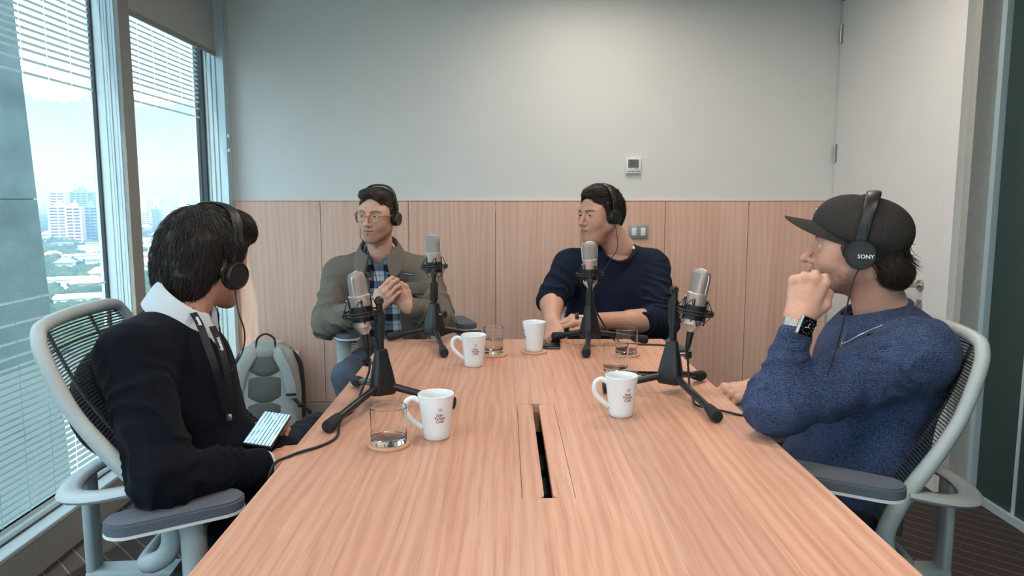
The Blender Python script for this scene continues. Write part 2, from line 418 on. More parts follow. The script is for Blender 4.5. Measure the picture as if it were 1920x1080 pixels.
while zs[-1] < 2.42:
    zs.append(zs[-1] + stp); stp = max(.0245, stp - .011)
zb = [.93]; stb = .075                        # bottom lines, denser downwards
while zb[-1] > .20:
    zb.append(zb[-1] - stb); stb = max(.0235, stb - .013)
for n_, (a, b) in enumerate(wins):
    w = thing('window_%d' % (n_ + 1), ['window pane beside the back wall with printed lines', 'wide window pane with printed lines in front of the concrete column',
              'window pane beside the camera', 'window pane behind the camera', 'last window pane behind the camera'][n_], 'window', (XG, (a + b) / 2, 1.3), kind='structure')
    MB().box(-.004, .004, a - (a + b) / 2, b - (a + b) / 2, .168 - 1.3, 2.44 - 1.3).build('pane', gl, w)
    fm = MB(); dash = .148; ya = a + .004
    if n_ < 3:
        for z in zs + zb:
            th = .0095 if z > 1.5 else (.0085 if z > .70 else .0165)
            y = ya
            while y < b - .01:
                e = min(y + dash - .004, b - .004)
                fm.add([(.005, y - (a + b) / 2, z - th / 2 - 1.3), (.005, e - (a + b) / 2, z - th / 2 - 1.3), (.005, e - (a + b) / 2, z + th / 2 - 1.3), (.005, y - (a + b) / 2, z + th / 2 - 1.3)], [(0, 1, 2, 3)])
                y += dash
        fm.box(.0042, .005, a - (a + b) / 2, b - (a + b) / 2, .168 - 1.3, .19 - 1.3)
        tag(fm.build('frit_print', frit, w), kind='stuff')

w = thing('window_6', 'wide added window pane behind the camera for extra daylight', 'window', (-.275, Y0 - .05, 1.51), kind='structure')  # unseen window, added to let more daylight into the room
MB().box(-1.475, 1.475, -.004, .004, -.91, .91).build('pane', gl, w)
for xx in (-1.46, -.49, .49, 1.46): MB().box(xx - .025, xx + .025, -.04, .04, -.91, .91).build('window_frame', M['alu'], w)
# roller blind of the far pane
rb = thing('roller_blind', 'grey roller blind half lowered over the far window pane', 'blind', (-1.585, 3.70, 2.05))
MB().box(-.001, .001, -.50, .52, .018, .40).build('fabric', M['blind'], rb)
MB().rbox((0, .01, .009), (.012, 1.02, .024), .005, 2).build('bottom_bar', plain('blind_bar', (138, 138, 132), .6), rb, 40)
MB().cone((0, -.50, .41), (0, .52, .41), .028, n=18).build('roll', M['blind'], rb, 40)
def bead_chain(name, x, y, z0, z1, parent, dz=.008):
    mb = MB()
    z = z0
    while z < z1: mb.sphere((x, y, z), .0019, 5, 4); z += dz
    mb.cone((x, y, z0), (x, y, z1), .0006, n=4)
    return mb.build(name, M['greyplastic'], parent)
ch = thing('bead_chain', 'beaded blind chain hanging at the window mullion', 'chain', (-1.60, 3.125, 1.3))
for dx in (-.012, .016): tag(bead_chain('chain_strand', dx, 0, -1.05, 1.15, ch), kind='stuff')
ch = thing('bead_chain', 'beaded blind chain hanging in the corner by the back wall', 'chain', (-1.536, 4.24, 1.3))
for dx in (0, .012): tag(bead_chain('chain_strand', dx, 0, -.75, 1.15, ch), kind='stuff')
for zz in (1.62, 1.54, 1.13): MB().rbox((0, -.006, zz - 1.3), (.014, .014, .018), .003, 1).build('chain_clip', M['whiteplastic'], ch)
# ------------------------------------------------------------------ the city outside
rnd = random.Random(3)
conc = Mat('concrete', rough=.85, spec=.2); cc = conc.coord()
conc.color(conc.ramp(conc.noise(3.0, cc, 5, .6), [(.3, srgb(80, 94, 94)), (.7, srgb(104, 118, 117))])); conc.bump(conc.noise(40, cc, 4), .2, .01)
col = MB()
def lean(p):
    c_, s_ = math.cos(R(39)), math.sin(R(39)); x_, y_ = p[0], p[1]
    return (-3.69 + x_ * c_ - y_ * s_ - .045 * (p[2] - 1.3), 5.5 + x_ * s_ + y_ * c_, p[2])
col.box(-.25, .245, 0, .3, -6, 1.262).box(-.25, .245, 0, .3, 1.268, 6).box(-.23, .225, .02, .28, 1.26, 1.27)
col.v = [lean(p) for p in col.v]
o = col.build('column', conc.m, None); tag(o, 'leaning grey concrete column outside the window', 'column', kind='structure')
o = MB().box(-6.0, -1.78, -6, 16, -1.75, -1.5).build('ledge', plain('ledge_concrete', (150, 156, 154), .8)); tag(o, 'pale concrete ledge outside the window', 'ledge', kind='structure')
GZ = -50.0
gm_ = Mat('city_ground', rough=.95, spec=.1); gc = gm_.coord()
gm_.color(gm_.ramp(gm_.noise(.02, gc, 6, .7), [(.35, srgb(58, 78, 62)), (.55, srgb(96, 108, 92)), (.7, srgb(150, 150, 140))]))
o = MB().add([(-16000, -6000, GZ), (300, -6000, GZ), (300, 16000, GZ), (-16000, 16000, GZ)], [(0, 1, 2, 3)]).build('ground', gm_.m); tag(o, 'hazy green city floor far below the window', 'ground', kind='structure')

def px2(x, y, Yv):     # a place in the city named by bearing and distance (x, y in the 1920 frame)
    d = fw + rt * (x - 960) / F_PX - upv * (y - 540) / F_PX
    return d.x * Yv / d.y, Yv, 1.29 + d.z * Yv / d.y

FOOT = []     # footprints kept clear of trees and of each other
def clear(x, y, r): return all((x - a) ** 2 + (y - b) ** 2 > (r + c) ** 2 for a, b, c in FOOT)
bw = plain('tower_white', (226, 226, 220), .8, mottled=.03, scale=.1); bp = plain('tower_salmon', (214, 178, 156), .8, mottled=.03, scale=.1)
bg = plain('tower_grey', (140, 150, 164), .8, mottled=.03, scale=.1); bgl = plain('tower_glass', (72, 92, 112), .25, mottled=.1, scale=.2)
def tower(x0, x1, ytop, Yv, depth, wall, label, fl=3.2, rz=.35, crown=True):
    a = px2(x0, ytop, Yv); b = px2(x1, ytop, Yv); W = (b[0] - a[0]) * .86; H = a[2] - GZ; cx = (a[0] + b[0]) / 2
    t = thing('apartment_tower', label, 'building', (cx, Yv + depth / 2, GZ), rz, 'apartment towers across the city')
    FOOT.append((cx, Yv + depth / 2, math.hypot(W, depth) / 2 + 2)); MB().box(-W / 2, W / 2, -depth / 2, depth / 2, 0, H).build('core', bgl, t)
    sl = MB(); z = 0
    while z < H:
        sl.box(-W / 2 - .5, W / 2 + .5, -depth / 2 - .8, depth / 2 + .5, z, z + fl * .48); z += fl
    tag(sl.build('balcony_bands', wall, t), kind='stuff')
    pr = MB(); n = max(2, int(W / 6))
    for i in range(n + 1):
        xx = -W / 2 + W * i / n; wd = 1.1 if i % 2 else 1.8
        pr.box(xx - wd / 2, xx + wd / 2, -depth / 2 - .9, -depth / 2 + .3, 0, H + .2)
    pr.box(W / 2 - .1, W / 2 + .6, -depth / 2 - .9, depth / 2 + .5, 0, H)
    tag(pr.build('piers', wall, t), kind='stuff')
    if crown: MB().box(-W * .22, W * .2, -depth * .2, depth * .3, H, H + 4).box(-W * .05, W * .12, -depth * .1, depth * .1, H + 4, H + 7).build('roof_plant', wall, t)
    return t
tower(84, 113, 362, 930, 26, bw, 'white slab apartment tower left of the grey tower')
tower(111, 166, 360, 1010, 30, bg, 'tall grey-blue apartment tower with stepped roof')
tower(82, 118, 388, 820, 24, bw, 'white balconied apartment block lower left of the salmon tower')
tower(114, 143, 389, 770, 22, bp, 'salmon apartment tower with long balconies')
tower(143, 174, 388, 800, 26, bg, 'grey apartment tower beside the salmon one')
tower(176, 198, 402, 1000, 24, bw, 'white apartment block beside the window mullion')
tower(258, 276, 399, 1150, 24, bw, 'white apartment block just past the window mullion', crown=False)
tower(277, 294, 394, 1200, 24, bg, 'pale grey apartment block in the far pane')
tower(294, 318, 391, 1250, 30, bw, 'broad white apartment block in the far pane')
tower(330, 352, 388, 1500, 30, bw, 'distant white apartment block above the dark hair')
tower(356, 372, 387, 1700, 30, bg, 'distant grey apartment block at the end of the far pane', crown=False)
k_ = 0
while k_ < 34:
    x = rnd.choice([rnd.uniform(110, 195), rnd.uniform(258, 385), rnd.uniform(-400, 80)]); Yv = rnd.uniform(1900, 3600); w_ = rnd.uniform(7, 15)
    a = px2(x, 367 + rnd.uniform(6, 20) * 1500 / Yv, Yv); b = px2(x + w_, 370, Yv); W = b[0] - a[0]
    if not clear((a[0] + b[0]) / 2, Yv + 20, max(W, 42) / 2 + 12): continue
    FOOT.append(((a[0] + b[0]) / 2, Yv + 20, max(W, 42) / 2 + 12)); k_ += 1
    MBB = MB().box(-W / 2, W / 2, 0, 40, 0, a[2] - GZ)
    zz = 4.0
    while zz < a[2] - GZ: MBB.box(-W / 2 - .6, W / 2 + .6, -.8, 40.6, zz, zz + 1.6); zz += 4.2
    o = MBB.build('distant_block', rnd.choice([bw, bw, bg, bp])); o.location = (a[0], Yv, GZ)
    tag(o, 'tiny hazy block of the distant skyline', 'building', 'distant skyline blocks')
# low houses
roofr = plain('roof_tile', (206, 136, 110), .85, mottled=.1, scale=.6); whr = plain('roof_white', (226, 228, 226), .8, mottled=.04, scale=.3)
def house(x, y, Yd, W, D, H, roof, label, hip=True, win=True):
    p = px2(x, y, Yd)
    if not clear(p[0], Yd, math.hypot(W, D) / 2 + 1): return
    t = thing('house', label, 'house', (p[0], Yd, GZ), rnd.uniform(.2, .7), 'houses among the trees')
    MB().box(-W / 2, W / 2, -D / 2, D / 2, 0, H).build('walls', bw, t)
    FOOT.append((p[0], Yd, math.hypot(W, D) / 2 + 1.5))
    for i in range(4 if win else 0):
        xx = -W / 2 + W * (i + .5) / 4; MB().box(xx - .8, xx + .8, -D / 2 - .06, -D / 2 + .1, H * .35, H * .75).build('window', bgl, t)
    if hip:
        e = 1.2; MB().add([(-W / 2 - e, -D / 2 - e, H), (W / 2 + e, -D / 2 - e, H), (W / 2 + e, D / 2 + e, H), (-W / 2 - e, D / 2 + e, H), (-W * .18, 0, H + 3.4), (W * .18, 0, H + 3.4)],
                          [(0, 1, 5, 4), (1, 2, 5), (2, 3, 4, 5), (3, 0, 4), (3, 2, 1, 0)]).build('roof', roof, t)
    else: MB().box(-W / 2 - .4, W / 2 + .4, -D / 2 - .4, D / 2 + .4, H, H + .8).build('roof', roof, t)
house(168, 536, 395, 17, 12, 6, roofr, 'house with salmon hipped tile roof among the trees')
house(188, 531, 425, 9, 8, 8, roofr, 'small taller house beside the salmon roofed one')
house(165, 565, 345, 26, 14, 5, whr, 'long low white roofed building below the salmon roof', False)
house(146, 580, 322, 14, 9, 4, whr, 'short pale flat roofed building near the column', False)
house(140, 478, 560, 15, 10, 7, whr, 'white flat roofed house by the column edge', False)
house(172, 483, 540, 12, 10, 9, whr, 'white gabled block amid trees beside the mullion', False)
house(190, 463, 620, 14, 10, 8, whr, 'white house near the mullion below the towers', False)
house(120, 528, 410, 18, 10, 6, whr, 'pale house just right of the concrete column', False)
house(276, 480, 560, 16, 12, 8, whr, 'white roofed house seen low in the far pane', False)
house(285, 448, 720, 20, 14, 10, whr, 'pale block below the skyline in the far pane', False)
for i in range(70):
    x = rnd.choice([rnd.uniform(98, 200), rnd.uniform(262, 300), rnd.uniform(-500, 90)]); y = rnd.uniform(425, 520); Yd = 51 * 1400 / (y - 367)
    house(x, y, Yd, rnd.uniform(8, 15), 9, rnd.uniform(4, 8), rnd.choice([whr, whr, bg, roofr]), 'small pale house scattered among far trees', rnd.random() < .4, False)
# tree canopy nobody could count
tm = Mat('tree_canopy', rough=.9, spec=.1); tco = tm.coord()
tm.color(tm.ramp(tm.noise(.12, tco, 4), [(.3, srgb(44, 62, 44)), (.7, srgb(84, 100, 70))]))
ico = bmesh.new(); bmesh.ops.create_icosphere(ico, subdivisions=1, radius=1); iv = np.array([v.co[:] for v in ico.verts]); jf = [[v.index for v in f.verts] for f in ico.faces]; ico.free()
tv = []; tf = []; rs = np.random.RandomState(5); cnt = 0
for i in range(7600):
    y = 410 + 260 * rs.rand() ** 1.3; x = rs.uniform(40, 300) if i < 5000 else rs.uniform(-900, 420); Yd = 52 * 1400 / (y - 367) * rs.uniform(.97, 1.03)
    p = px2(x, y, Yd); s_ = rs.uniform(1.3, 3.4) * (1 + Yd / 1500)
    if not clear(p[0], Yd, s_ * 1.3): continue
    v = iv * (1 + rs.uniform(-.25, .25, (len(iv), 1))) * s_ * np.array((1, 1, rs.uniform(.8, 1.2))) + np.array((p[0], Yd, GZ + s_ * .8))
    tf += [[q + cnt for q in f] for f in jf]; tv.append(v); cnt += len(iv)
me = bpy.data.meshes.new('tree_canopy'); me.from_pydata(np.vstack(tv).tolist(), [], tf); me.shade_smooth()
o = mobj('tree_canopy', me, tm.m); tag(o, 'hazy green canopy of city trees below the window', 'trees', kind='stuff')
# mountains
mm = Mat('mountain_rock', rough=.95, spec=.05); mc = mm.coord()
zc = mm.sep(mc)[2]
sn = mm.math('ADD', zc, mm.math('MULTIPLY', mm.math('SUBTRACT', mm.noise(.004, mc, 6, .65), .5), 900))
mm.color(mm.mix(mm.ramp(mm.math('DIVIDE', sn, 2000.0), [(.50, 0.0), (.58, 1.0)]), srgb(96, 104, 112), srgb(240, 244, 250)))
gx, gy = 220, 30; vs = []; fs = []
def ridge(u): return 1.0 + .16 * math.sin(u * 7.1 + 1.2) + .1 * math.sin(u * 17 + .3) + .06 * math.sin(u * 41)
for i in range(gx):
    u = i / (gx - 1); ang = math.atan2(-1700, 1400) * (1 - u) + math.atan2(300, 1400) * u
    for j in range(gy):
        w_ = j / (gy - 1); dist = 8200 + 2600 * w_
        h = 1330 * ridge(u) * (1 - abs(w_ - .6) / .6 if w_ < .6 else 1.0) ** .8
        h += (math.sin(u * 90 + w_ * 13) * 45 + math.sin(u * 47 - w_ * 23) * 60 + math.sin(u * 210 + w_ * 31) * 28 + rnd.uniform(-35, 35)) * min(1, w_ * 3)
        vs.append((math.sin(ang) * dist, math.cos(ang) * dist, GZ + h))
for i in range(gx - 1):
    for j in range(gy - 1): a = i * gy + j; fs.append((a, a + gy, a + gy + 1, a + 1))
o = MB().add(vs, fs).build('mountains', mm.m, None, 60); tag(o, 'snow capped mountain range above the haze', 'mountain', kind='structure')
# city haze: a thin layer of air over the plain
hz = bpy.data.materials.new('city_haze'); hz.use_nodes = True; hn = hz.node_tree.nodes; hn.clear()
ho = hn.new('ShaderNodeOutputMaterial'); hv = hn.new('ShaderNodeVolumeScatter'); hv.inputs['Color'].default_value = (.30, .58, .86, 1)
hv.inputs['Density'].default_value = .0009; hv.inputs['Anisotropy'].default_value = .1
hz.node_tree.links.new(hv.outputs[0], ho.inputs['Volume'])
o = MB().box(-15000, -30, -3000, 15000, GZ - 2, 300).build('haze', hz); tag(o, 'pale blue haze over the city', 'haze', kind='stuff')
# ------------------------------------------------------------------ table
TX0, TX1, TY0, TY1, TZ = -.465, .611, .35, 2.84, .74
tb = thing('conference_table', 'long oak conference table with a cable hatch', 'table', ((TX0 + TX1) / 2, (TY0 + TY1) / 2, 0))
TO = tb.location
HX0, HX1, HY0, HY1 = .0305, .1295, 1.31, 1.935
def slab_with_hole(xs, ys, z0, z1, e=.002):
    mb = MB(); X = [xs[0], xs[0] + e] + xs[1:-1] + [xs[-1] - e, xs[-1]]; Yv = [ys[0], ys[0] + e] + ys[1:-1] + [ys[-1] - e, ys[-1]]
    vid = {}
    def v(x, y, z):
        key = (x, y, z)
        if key not in vid: vid[key] = len(mb.v); mb.v.append(key)
        return vid[key]
    X2, Y2 = X[1:-1], Yv[1:-1]
    for i in range(len(X2) - 1):
        for j in range(len(Y2) - 1):
            if i == 1 and j == 1: continue
            mb.f.append((v(X2[i], Y2[j], z1), v(X2[i + 1], Y2[j], z1), v(X2[i + 1], Y2[j + 1], z1), v(X2[i], Y2[j + 1], z1)))
            mb.f.append((v(X2[i], Y2[j + 1], z0), v(X2[i + 1], Y2[j + 1], z0), v(X2[i + 1], Y2[j], z0), v(X2[i], Y2[j], z0)))
    a = [(X2[0], Y2[0]), (X2[-1], Y2[0]), (X2[-1], Y2[-1]), (X2[0], Y2[-1])]
    b = [(xs[0], ys[0]), (xs[-1], ys[0]), (xs[-1], ys[-1]), (xs[0], ys[-1])]
    for k in range(4):
        l = (k + 1) % 4
        mb.f.append((v(*b[k], z1 - e), v(*b[l], z1 - e), v(*a[l], z1), v(*a[k], z1)))
        mb.f.append((v(*b[k], z0), v(*b[l], z0), v(*b[l], z1 - e), v(*b[k], z1 - e)))
        mb.f.append((v(*a[l], z0), v(*b[l], z0), v(*b[k], z0), v(*a[k], z0)))
    h = [(X2[1], Y2[1]), (X2[1], Y2[2]), (X2[2], Y2[2]), (X2[2], Y2[1])]
    for k in range(4):
        l = (k + 1) % 4; mb.f.append((v(*h[k], z0), v(*h[l], z0), v(*h[l], z1), v(*h[k], z1)))
    return mb
slab_with_hole([TX0, HX0, HX1, TX1], [TY0, HY0, HY1, TY1], TZ - .03, TZ).build('tabletop', M['table'], tb, off=TO)
def flap(x0, x1, inner_right):
    r = .016; g = .001; y0, y1 = HY0 + g, HY1 - g; poly = []
    xi = x1 if inner_right else x0; xo = x0 + g if inner_right else x1 - g; s_ = -1 if inner_right else 1
    arc = lambda cx, cy, a0: [(cx + r * math.cos(a0 + k * math.pi / 10), cy + r * math.sin(a0 + k * math.pi / 10)) for k in range(6)]
    if inner_right: poly = [(xo, y0)] + arc(xi - r, y0 + r, -math.pi / 2) + arc(xi - r, y1 - r, 0) + [(xo, y1)]
    else: poly = [(xo, y1)] + arc(xi + r, y1 - r, math.pi / 2) + arc(xi + r, y0 + r, math.pi) + [(xo, y0)]
    return MB().prism(poly, TZ - .018, TZ - .0004)
flap(HX0, .0715, True).build('hatch_flap', M['table'], tb, 30, off=TO)
flap(.0885, HX1, False).build('hatch_flap', M['table'], tb, 30, off=TO)
b_ = MB().box(HX0, HX1, HY0, HY1, TZ - .125, TZ - .12).box(HX0 - .004, HX0, HY0, HY1, TZ - .12, TZ - .031).box(HX1, HX1 + .004, HY0, HY1, TZ - .12, TZ - .031)
b_.box(HX0, HX1, HY0 - .004, HY0, TZ - .12, TZ - .031).box(HX0, HX1, HY1, HY1 + .004, TZ - .12, TZ - .031).build('cable_tray', M['black'], tb, off=TO)
MB().box(HX0 + .001, HX1 - .001, HY1 - .006, HY1 - .001, TZ - .075, TZ - .02).build('tray_end_block', M['table'], tb, off=TO)
for yy in (1.47, 1.62, 1.77): MB().rbox((.08, yy, TZ - .11), (.05, .1, .02), .003).build('power_socket', plain('socket_grey', (58, 58, 60), .5), tb, 40, off=TO)
leg_m = plain('table_leg_metal', (190, 192, 192), .4, .3)
for xx in (TX0 + .2, TX1 - .2):
    for yy in (TY0 + .25, TY1 - .45): MB().rbox((xx, yy, .355), (.06, .06, .71), .006).build('leg', leg_m, tb, 40, off=TO)
for xx in (TX0 + .2, TX1 - .2): MB().rbox((xx, (TY0 + TY1) / 2 - .1, .68), (.05, 1.75, .05), .006).build('under_beam', leg_m, tb, 40, off=TO)

# ------------------------------------------------------------------ chairs
M['frame'] = plain('chair_frame_grey', (178, 184, 182), .42, mottled=.02)
M['pad'] = plain('arm_pad_charcoal', (92, 98, 108), .7, mottled=.05, scale=300, bump=.1)
M['seat'] = plain('seat_fabric', (42, 43, 46), .95, mottled=.15, scale=500, bump=.4)
M['mesh'] = plain('back_mesh', (70, 74, 74), .55, mottled=.1)
def stadium(L, W, n=9, taper=.85):
    p = []
    for k in range(n): a = -math.pi / 2 + math.pi * k / (n - 1); p.append((L / 2 - W / 2 + W / 2 * math.cos(a), W / 2 * math.sin(a)))
    w2 = W * taper
    for k in range(n): a = math.pi / 2 + math.pi * k / (n - 1); p.append((-L / 2 + w2 / 2 + w2 / 2 * math.cos(a), w2 / 2 * math.sin(a)))
    return p
def make_chair(label, loc, rz, recline=1.0, armz=.66, pivot=31, group='mesh back office chairs', armx=.262, army=-.158, dz=0.0):
    t = thing('office_chair', label, 'chair', loc, rz, group)
    prof = [(.15, -.290, .500), (.198, -.232, .535), (.212, -.210, .590), (.218, -.228, .65), (.222, -.273, .715), (.224, -.335, .790), (.222, -.392, .870), (.214, -.437, .965), (.196, -.458, 1.012), (.155, -.466, 1.034)]
    def rc(p): y = -.21 + (p[1] + .21) * recline if p[2] > .6 else p[1]; return (p[0], y, p[2] + dz)
    side = [rc(p) for p in prof]
    path = [(0, side[0][1] - .006, side[0][2] - .004)] + side + [(0, side[-1][1] - .006, side[-1][2] + .006)] + [(-x, y, z) for x, y, z in side[::-1]]
    loop = catmull(path, 5, True)
    sec = [(math.cos(a) * 1.0, math.sin(a) * 1.0) for a in [2 * math.pi * i / 10 for i in range(10)]]
    rad = [.0155 + .006 * max(0, min(1, (.85 + dz - p[2]) / .3)) for p in loop]
    MB().tube(loop, rad, closed=True, sec=sec, hint=(0, 1, 0)).build('back_frame', M['frame'], t, 60)
    zz = [p[2] for p in side[2:]]; xx = [p[0] for p in side[2:]]; yy = [p[1] for p in side[2:]]
    rib = MB(); z = .60 + dz
    while z < 1.035 + dz:
        w_ = np.interp(z, zz, xx); y_ = np.interp(z, zz, yy); 
        pts = [(w_ * u, y_ - .028 * (1 - u * u) * (1 if z < .98 + dz else .5), z + .002 * (1 - u * u)) for u in np.linspace(-1, 1, 11)]
        rib.tube(pts, .0020, 4, caps=False); z += .0068
    tag(rib.build('back_ribs', M['mesh'], t, 60), kind='stuff')
    for xv in (-.10, .10):
        mb = MB().tube(catmull([(xv, np.interp(z, zz, yy) - .034, z) for z in np.linspace(.62, 1.02, 7) + dz], 3), .004, 6)
        mb.build('back_batten', M['mesh'], t, 60)
    ys0 = np.interp(.70 + dz, zz, yy)
    bow = [(.222, ys0 + .01, .70 + dz), (.205, ys0 - .10, .675 + dz), (.135, ys0 - .19, .655 + dz), (0, ys0 - .225, .648 + dz)]
    bow = bow + [(-x, y, z) for x, y, z in bow[-2::-1]]
    MB().tube(catmull(bow, 6), 1.0, sec=[(.027 * math.cos(a), .012 * math.sin(a)) for a in [2 * math.pi * i / 12 for i in range(12)]], hint=(0, 0, 1)).build('back_bow', M['frame'], t, 60)
    MB().rbox((0, ys0 - .212, .53 + dz), (.055, .022, .25), .008).rbox((0, ys0 - .10, .405 + dz), (.06, .25, .03), .01).build('back_upright', M['frame'], t, 50)
    MB().rbox((0, ys0 - .06, .60 + dz), (.16, .02, .14), .008).build('lumbar_block', M['mesh'], t, 50)
    MB().rbox((0, .0, .448), (.48, .47, .075), .034, 4).build('seat', M['seat'], t, 60)
    MB().rbox((0, -.01, .398), (.40, .40, .03), .012).build('seat_shell', M['frame'], t, 50)
    for s_ in (1, -1):
        Mx = Matrix.Translation((s_ * armx, army, armz)) @ Matrix.Rotation(R(90 + s_ * pivot), 4, 'Z')
        pad = MB().prism(stadium(.27, .098), -.010, .009); 
        pad.prism(stadium(.262, .090), .009, .0135).move(Mx)
        po = pad.build('arm_pad', M['pad'], t, 25)
        MB().prism(stadium(.272, .100), -.0165, -.0105).move(Mx).build('pad_rim', M['whiteplastic'], po, 25)
        c0 = Mx @ Vector((.03, 0, -.0165)); bx_, by_ = c0.x, c0.y
        pb = MB().tube([(bx_, by_, armz - .017), (bx_, by_, armz - .045), (bx_, by_, armz - .055), (bx_, by_, .44)], [1.25, 1.0, .95, .95], sec=[(.026 * math.cos(a), .034 * math.sin(a)) for a in [2 * math.pi * i / 16 for i in range(16)]], hint=(1, 0, 0))
        a_ = pb.build('arm_post', M['frame'], t, 50)
        MB().tube([(bx_, by_, .46), (bx_, by_, .42), (bx_ * .8, by_ * .9, .392), (s_ * .1, by_ * .6, .39)], [.030, .030, .026, .022], 12).build('arm_bracket', M['frame'], t, 60)
        MB().box(bx_ - .018, bx_ + .018, by_ - .036, by_ + .036, armz - .03, armz - .0185).build('arm_button', M['black'], a_)
    MB().cone((0, 0, .12), (0, 0, .385), .026, n=18).cone((0, 0, .08), (0, 0, .22), .04, n=18).build('gas_lift', M['black'], t, 40)
    for i in range(5):
        a = 2 * math.pi * i / 5 + .3; c_, s_ = math.cos(a), math.sin(a)
        l = MB().tube([(c_ * .03, s_ * .03, .105), (c_ * .16, s_ * .16, .095), (c_ * .295, s_ * .295, .072)], [.026, .02, .014], 10).build('base_leg', M['frame'], t, 60)
        MB().cone((c_ * .295 - s_ * .022, s_ * .295 + c_ * .022, .0275), (c_ * .295 + s_ * .022, s_ * .295 - c_ * .022, .0275), .027, n=16).cone((c_ * .295, s_ * .295, .03), (c_ * .295, s_ * .295, .075), .007, n=8).build('caster', M['black'], l, 40)
    return t
chL = make_chair('grey mesh office chair at the window side of the table', (-.515, 1.745, 0), R(-86), dz=-.015, armz=.645, army=-.178)
chR = make_chair('grey mesh office chair beside the frosted glass, right of the table', (.645, 1.80, 0), R(88), recline=.78, armz=.685, dz=-.06, army=-.075)
chA = make_chair('grey office chair with both arm pads showing at the far window-side corner', (-.47, 3.42, 0), R(-155), recline=.55, armz=.685, pivot=8, army=.0, armx=.29, dz=-.10)
chB = make_chair('grey office chair hidden behind the far end of the table', (.50, 3.36, 0), R(180), recline=.5, armz=.60, pivot=0, army=.0, dz=-.10)

# ------------------------------------------------------------------ mugs, tumblers, coasters
def mug(label, x, y, rz, z=TZ, print_ang=0.0):
    t = thing('coffee_mug', label, 'mug', (x, y, z), rz, 'white cafe mugs')
    H, rt_, rb_ = .104, .0415, .0300
    po = [(0, .0), (rb_ - .003, 0), (rb_, .003)] + [(rb_ + (rt_ - rb_) * (k / 10) ** 1.12, .003 + (H - .004) * k / 10) for k in range(1, 11)]
    pi_ = [(rt_ - .0012, H), (rt_ - .0036, H - .002)] + [(rb_ - .0035 + (rt_ - rb_) * (k / 10) ** 1.12, .006 + (H - .010) * k / 10) for k in range(9, -1, -1)] + [(0, .006)]
    MB().lathe(po + pi_, n=48).build('cup', M['white'], t, 50)
    h = catmull([(-.0385, 0, .088), (-.052, 0, .0955), (-.066, 0, .089), (-.0705, 0, .074), (-.066, 0, .058), (-.053, 0, .042), (-.0335, 0, .026)], 6)
    MB().tube(h, 1.0, sec=[(.0062 * math.cos(a), .0044 * math.sin(a)) for a in [2 * math.pi * i / 12 for i in range(12)]], hint=(0, 1, 0)).build('handle', M['white'], t, 60)
    rr = lambda zz: rb_ + (rt_ - rb_) * max(0, (zz - .003) / (H - .004)) ** 1.12
    def bend(zc, a0=0.0):
        def f_(c):
            zz = zc + c.y; r = rr(zz) + .00015 + (.0002 if c.z > 0 else 0); a = -math.pi / 2 + print_ang + c.x / rr(zc)
            return (r * math.cos(a), r * math.sin(a), zz)
        return f_
    for i, (s, zc) in enumerate((('Juan', .0625), ('Valdez', .0545), ('Caf\u00e9', .0465))):
        text('lettering', s, .0098, M['print'], t, bend=bend(zc), depth=.0002)
    e = MB()   # small emblem: a figure with hat, an animal beside and a hill line
    def stroke(pts, w=.0009):
        f_ = bend(.0735); P = [f_(Vector((p[0], p[1], 0))) for p in pts]; e.tube(P, w * .5, 5)
    stroke([(-.005, .003), (-.003, .0045), (-.001, .003), (-.0015, -.001), (-.004, -.004)])
    stroke([(-.004, .001), (-.002, .0005)]); stroke([(.0005, -.004), (.001, .002), (.002, .0045), (.003, .003), (.0045, .0045), (.0045, -.004)]); stroke([(.001, 0), (.0045, .0005)])
    e.build('emblem', M['print'], t)
    return t
MUGS = [('white cafe mug beside the near water glass on cork coaster', -.158, 1.66, R(12), TZ, .12), ('white cafe mug beside the half full glass at the table end', -.102, 2.386, R(8), TZ, .05),
        ('white cafe mug standing on a cork coaster at the far end', .102, 2.592, R(-92), TZ + .007, .30), ('white cafe mug in front of the microphone by the capped man', .292, 1.83, R(8), TZ, .18)]
for a in MUGS: mug(*a)
glass = bpy.data.materials.new('tumbler_glass'); glass.use_nodes = True; q = glass.node_tree.nodes['Principled BSDF']
q.inputs['Base Color'].default_value = (1, 1, 1, 1); q.inputs['Roughness'].default_value = .0; q.inputs['IOR'].default_value = 1.47; q.inputs['Transmission Weight'].default_value = 1.0
water = bpy.data.materials.new('water'); water.use_nodes = True; q = water.node_tree.nodes['Principled BSDF']
q.inputs['Base Color'].default_value = (1, 1, 1, 1); q.inputs['Roughness'].default_value = .0; q.inputs['IOR'].default_value = 1.33; q.inputs['Transmission Weight'].default_value = 1.0
def tumbler(label, x, y, z, r=.0385, h=.085, fill=0.0):
    t = thing('water_glass', label, 'glass', (x, y, z), 0, 'water tumblers')
    w = .0016
    ww = lambda z: r - .0012 + .0012 * z / h
    pr = [(0, .0008), (r - .006, .0003), (r - .0025, .0010), (r - .0014, .0030), (ww(.005), .005)] + [(ww(z), z) for z in np.linspace(.008, h - .0025, 6)]
    pr += [(ww(h), h - .0008), (r - w * .25, h - .0002), (r - w * .5, h), (r - w * .75, h - .0002), (ww(h) - w, h - .0008)] + [(ww(z) - w, z) for z in np.linspace(h - .0025, .0185, 6)] + [(ww(.016) - w - .0006, .0160), (r - .0045, .0142), (r - .009, .0132), (0, .0125)]
    MB().lathe(pr, n=64).build('tumbler', glass, t, 60)
    if fill:
        MB().lathe([(0, .0122), (r - .006, .0132), (r - w - .0009, .016), (r - w - .0004, fill), (0, fill)], n=48).build('water', water, t, 40)
    return t
